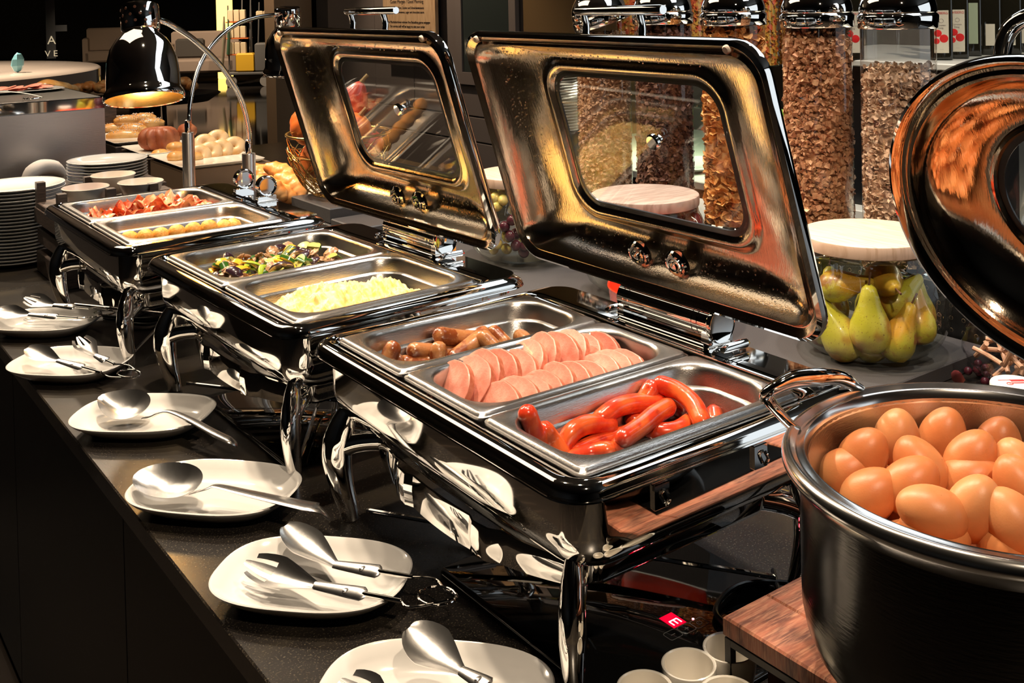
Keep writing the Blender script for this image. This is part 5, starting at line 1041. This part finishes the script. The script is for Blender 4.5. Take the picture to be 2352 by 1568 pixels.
# plate stacks seen through the lid window
random.seed(8)
for (q, n, r, lb, grp) in (((2.3649, 3.0952, 0.4270), 22, .12, 'cream plate, %s from the top of the left stack behind the window', 'cream plates, left stack'), ((2.6903, 3.2871, 0.3473), 18, .12, 'cream plate, %s from the top of the stack behind the wheat puffs', 'cream plates, right stack')):
    pr = MB().lathe([(r*.6, 0), (r*.95, .010), (r, .012), (r*.98, .013), (r*.6, .005), (.002, .005)], 40).mesh('plate', cream)
    for k in range(n):
        o = bpy.data.objects.new('plate', pr); COL.objects.link(o); o.location = (q[0]+.05, q[1]+.05, q[2]-.0105*(k+1)); tag(o, lb % (ORD[k+1] if k else 'topmost'), 'plate', grp)
    tag(MB().box(-.09, .09, -.09, .09, 0, q[2]-.0105*n-.0125, .003).build('plate_stand', blackpl, None, (q[0]+.05, q[1]+.05, .011)), 'black stand under the '+grp.replace(', ', ' '), 'stand')
# storage jars with pasta on the upper shelf
pa = mat('coloured pasta', (.70, .36, .05), .5, n=[((.72, .12, .04), 45, .48, .58, ONE), ((.35, .30, .06), 38, .56, .66, ONE)])
for i, (q, lb) in enumerate((((2.4752, 2.7664, 0.5373), 'tall glass jar of coloured pasta behind the second dispenser'), ((2.6055, 2.6068, 0.5352), 'tall glass jar of coloured pasta between second and third dispenser'), ((2.7588, 2.4295, 0.5136), 'tall glass jar of orange pasta right of the middle dispenser'), ((2.8444, 2.3658, 0.5187), 'tall glass jar of pasta behind the fourth dispenser'))):
    t = thing('storage_jar', lb, 'jar', (q[0], q[1], .4445), 0, 'pasta jars on the glass shelf'); MB().lathe([(.05, 0), (.054, .003), (.054, .33), (.048, .35), (.048, .36)], 32, cap1=False).build('glass_body', glass, t); MB().lathe([(.05, .36), (.05, .385)], 32).build('stopper', glass, t)
    o = flakes(900, .052, .30, 'oat', pa, 60+i, .006).lathe([(.045, .005), (.045, .29)], 20).build('pasta', pa, None, (q[0], q[1], .4445)); tag(o, 'coloured pasta filling the '+lb, 'pasta', None, 'stuff')
# bottles
bgm = mat('dark bottle glass', (.012, .010, .006), .05, coat=.6); lbm = mat('cream label', (.62, .55, .42), .5); redp = mat('red print', (.50, .03, .03), .4); grp_ = mat('grey print dark', (.25, .2, .18), .5); lbg = mat('green label', (.30, .34, .22), .5); tomm = mat('tomato print', (.65, .02, .02), .35)
def bottle(q, label, lab=1, s_=1.):
    t = thing('bottle', label, 'bottle', q, math.atan2(-q[1], -q[0]), 'dark bottles on the shelf'); t.scale = (s_, s_, s_)
    MB().loft([rr(0, 0, .028, .028, .008, .0), rr(0, 0, .0325, .0325, .009, .003), rr(0, 0, .0325, .0325, .009, .185), rr(0, 0, .029, .029, .012, .203), rr(0, 0, .018, .018, .016, .218), rr(0, 0, .0135, .0135, .0133, .235), rr(0, 0, .0130, .0130, .0128, .285), rr(0, 0, .0150, .0150, .0148, .287), rr(0, 0, .0150, .0150, .0148, .315)]).build('glass', bgm, t)
    if lab == 1:
        MB().box(.0326, .0331, -.021, .021, .022, .152, .0002).build('paper_label', lbm, t)
        f = lambda y, z: frame((.0333, y, z), (0, 1, 0), (0, 0, 1))
        text('WIBERG', .0105, redp, parent=t, mw=f(0, .140)); text('Tomaten', .0080, grp_, parent=t, mw=f(-.002, .104)); text('Essig', .0080, grp_, parent=t, mw=f(-.002, .096))
        MB().tube([(.0333, .006*math.cos(a), .120+.006*math.sin(a)) for a in (2*PI*k/20 for k in range(20))], .0005, 4, closed=True).build('round_mark', grp_, t)
        mb = MB()
        for (y, z, r) in ((-.010, .082, .011), (.007, .066, .0125), (-.014, .058, .009)): mb = MB(); mb.loft([[(.0332, max(-.0205, min(.0205, y+r*math.cos(a))), z+r*math.sin(a)) for a in (2*PI*k/24 for k in range(24))], [(.0336, max(-.0200, min(.0200, y+r*.9*math.cos(a))), z+r*.9*math.sin(a)) for a in (2*PI*k/24 for k in range(24))]]).build('tomato_print', tomm, t)
        text('......', .008, grp_, parent=t, mw=f(0, .033))
    elif lab == 2: MB().box(.0326, .0331, -.022, .022, .04, .17, .0002).build('paper_label', lbg, t)
    else: MB().box(.0326, .0331, -.014, .014, .03, .10, .0002).build('paper_label', lbm, t)
Q = [(3.0540, 1.8966, 0.4789), (2.9687, 1.8979, 0.4806), (3.1792, 1.9282, 0.4838), (3.2766, 1.9180, 0.4850), (3.3300, 1.8780, 0.4807), (2.8348, 2.1229, 0.4976), (3.4365, 2.0482, 0.4821), (3.5417, 2.0323, 0.4882), (3.4524, 1.9117, 0.4853), (3.2593, 2.0557, 0.4903)]
LB = [('dark bottle with cream tomato vinegar label and red lettering, whole label in view', 1), ('dark bottle with cream tomato label, half hidden by the rightmost dispenser', 1), ('dark bottle with greenish label right of the tomato vinegar bottle', 2), ('dark bottle with small cream label seen through the pot lid handle', 3), ('dark bottle at the right side of the picture behind the pot lid handle', 3), ('dark bottle between the two right dispensers', 1), ('dark bottle in the rear row, left of the handle', 2), ('dark bottle in the rear row above the pot lid handle', 3), ('dark bottle cut by the right side of the picture', 3), ('dark bottle in the rear row between the two tomato vinegar bottles', 2)]
bs = thing('bottle_shelf', 'white shelf carrying the dark bottles at the right', 'shelf', (0, 0, 0)); z0 = min(q[2] for q in Q[:2])-.004
cx = sum(q[0] for q in Q)/len(Q); cy = sum(q[1] for q in Q)/len(Q); bs.location = (cx, cy, 0)
MB().box(-.42, .40, -.42, .62, z0-.02, z0, .003).build('shelf_board', mat('pale shelf', (.75, .72, .62), .3), bs); MB().box(-.38, .38, -.38, .58, .012, z0-.0205, .003).build('shelf_body', blackpl, bs)
for q, (lb, k) in zip(Q, LB): bottle((q[0], q[1], z0+.0005), lb, k, 1.0)
spot((2.2, .6, 2.1), (3.0, 2.0, .5), 90, (1, .9, .75), 60)
# ---------------- things at the right behind the pot ----------------
pb_ = thing('pasta_bag', 'clear cellophane bag of beige pasta tubes at the right side of the picture', 'bag', (1.7514, 0.9881, 0.0300))
pbl = Vector(pb_.location); film = glassmat('clear film', (.92, .90, .92), .03)
bgp = MB(); rg = []
for k in range(9):
    f = k/8; s_ = (.055, .075, .085, .085, .080, .065, .035, .020, .045)[k]; rg.append([(s_*math.cos(a)*(1+.10*N3(Vector((a*2, f*4, 1)))), s_*math.sin(a)*(1+.12*N3(Vector((a*2, f*4, 7)))), .001+.155*f) for a in (2*PI*q/26 for q in range(26))])
bgp.loft(rg, True, False).build('film', film, pb_, ang=20)
pt2 = mat('beige pasta', (.62, .38, .24), .45); random.seed(17)
for k in range(34):
    a = random.uniform(0, 6.28); r = random.uniform(.01, .055); p = pbl+Vector((r*math.cos(a), r*math.sin(a), random.uniform(.012, .085))); d = Vector((random.uniform(-1, 1), random.uniform(-1, 1), random.uniform(-1.4, 1.4))).normalized()*.03
    o = MB().tube([-d, d*.1+Vector((.003, 0, 0)), d], .0042, 8, smooth=2).build('pasta_tube', pt2, None, p); tag(o, 'beige pasta tube inside the clear bag at the right', 'pasta', 'pasta tubes in the clear bag')
jl = thing('preserve_jar', 'preserve jar with white lid and red emblem behind the egg pot', 'jar', (1.6199, 0.9231, 0.0500)); jl.location.z = .0
jl.location = ((1.5605, 0.8806, 0.0900)[0], (1.5605, 0.8806, 0.0900)[1], .0005)
MB().lathe([(.030, 0), (.035, .003), (.035, .07), (.032, .076)], 40).build('glass_body', mat('amber preserve', (.60, .25, .05), .1, coat=.7), jl)
MB().lathe([(.0345, .076), (.0355, .078), (.0355, .088), (.034, .0905), (.001, .0908)], 48).build('lid', mat('white lacquer lid', (.80, .72, .64), .3), jl)
fl_ = lambda y, x: frame((x, y, .0910), (math.cos(th), -math.sin(th), 0), (math.sin(th), math.cos(th), 0))
e = MB(fl_(.004, .004)); e.box(-.004, .018, -.002, .006, 0, .0003, .0001).box(-.010, .018, -.010, -.006, 0, .0003, .0001).box(-.022, -.004, .004, .0055, 0, .0003, .0001); e.build('red_emblem', redp, jl)
MB(fl_(-.002, -.003)).tube([(-.008+.0045*math.cos(a), -.002+.0045*math.sin(a), .0002) for a in (2*PI*k/16 for k in range(16))], .0006, 4, closed=True).build('emblem_ring', redp, jl)
o = MB().tube([(-.03, 0, .008), (0, .006, .010), (.034, 0, .008)], [.010, .013, .010], 12, .7, smooth=3).build('cork_board', mat('cork', (.42, .20, .09), .7, n=[((.60, .34, .18), 40, .45, .6, ONE)]), None, ((1.6687, 1.0035, 0.0300)[0], (1.6687, 1.0035, 0.0300)[1], .0), -.5); tag(o, 'light brown wooden scoop beside the preserve jar', 'scoop')
o = MB().ball((0, 0, 0), (.022, .012, .003), 14, 6, disp=.2, dsc=2).build('dried_leaf', mat('dark red leaf', (.25, .05, .06), .5), None, (1.6508, 1.0327, 0.0350), (.5, .9, .6)); tag(o, 'dark red dried leaf showing above the pot rim', 'leaf')
random.seed(4)
for k in range(10):
    p = (1.7491, 1.0500, 0.0120); o = MB().ball((0, 0, 0), .0075, 12, 8).build('dark_berry', gd, None, (p[0]+random.uniform(-.02, .02), p[1]+random.uniform(-.02, .02), .009+.009*(k % 3))); tag(o, 'small dark berry beside the cellophane bag', 'berry', 'dark berries behind the pot')
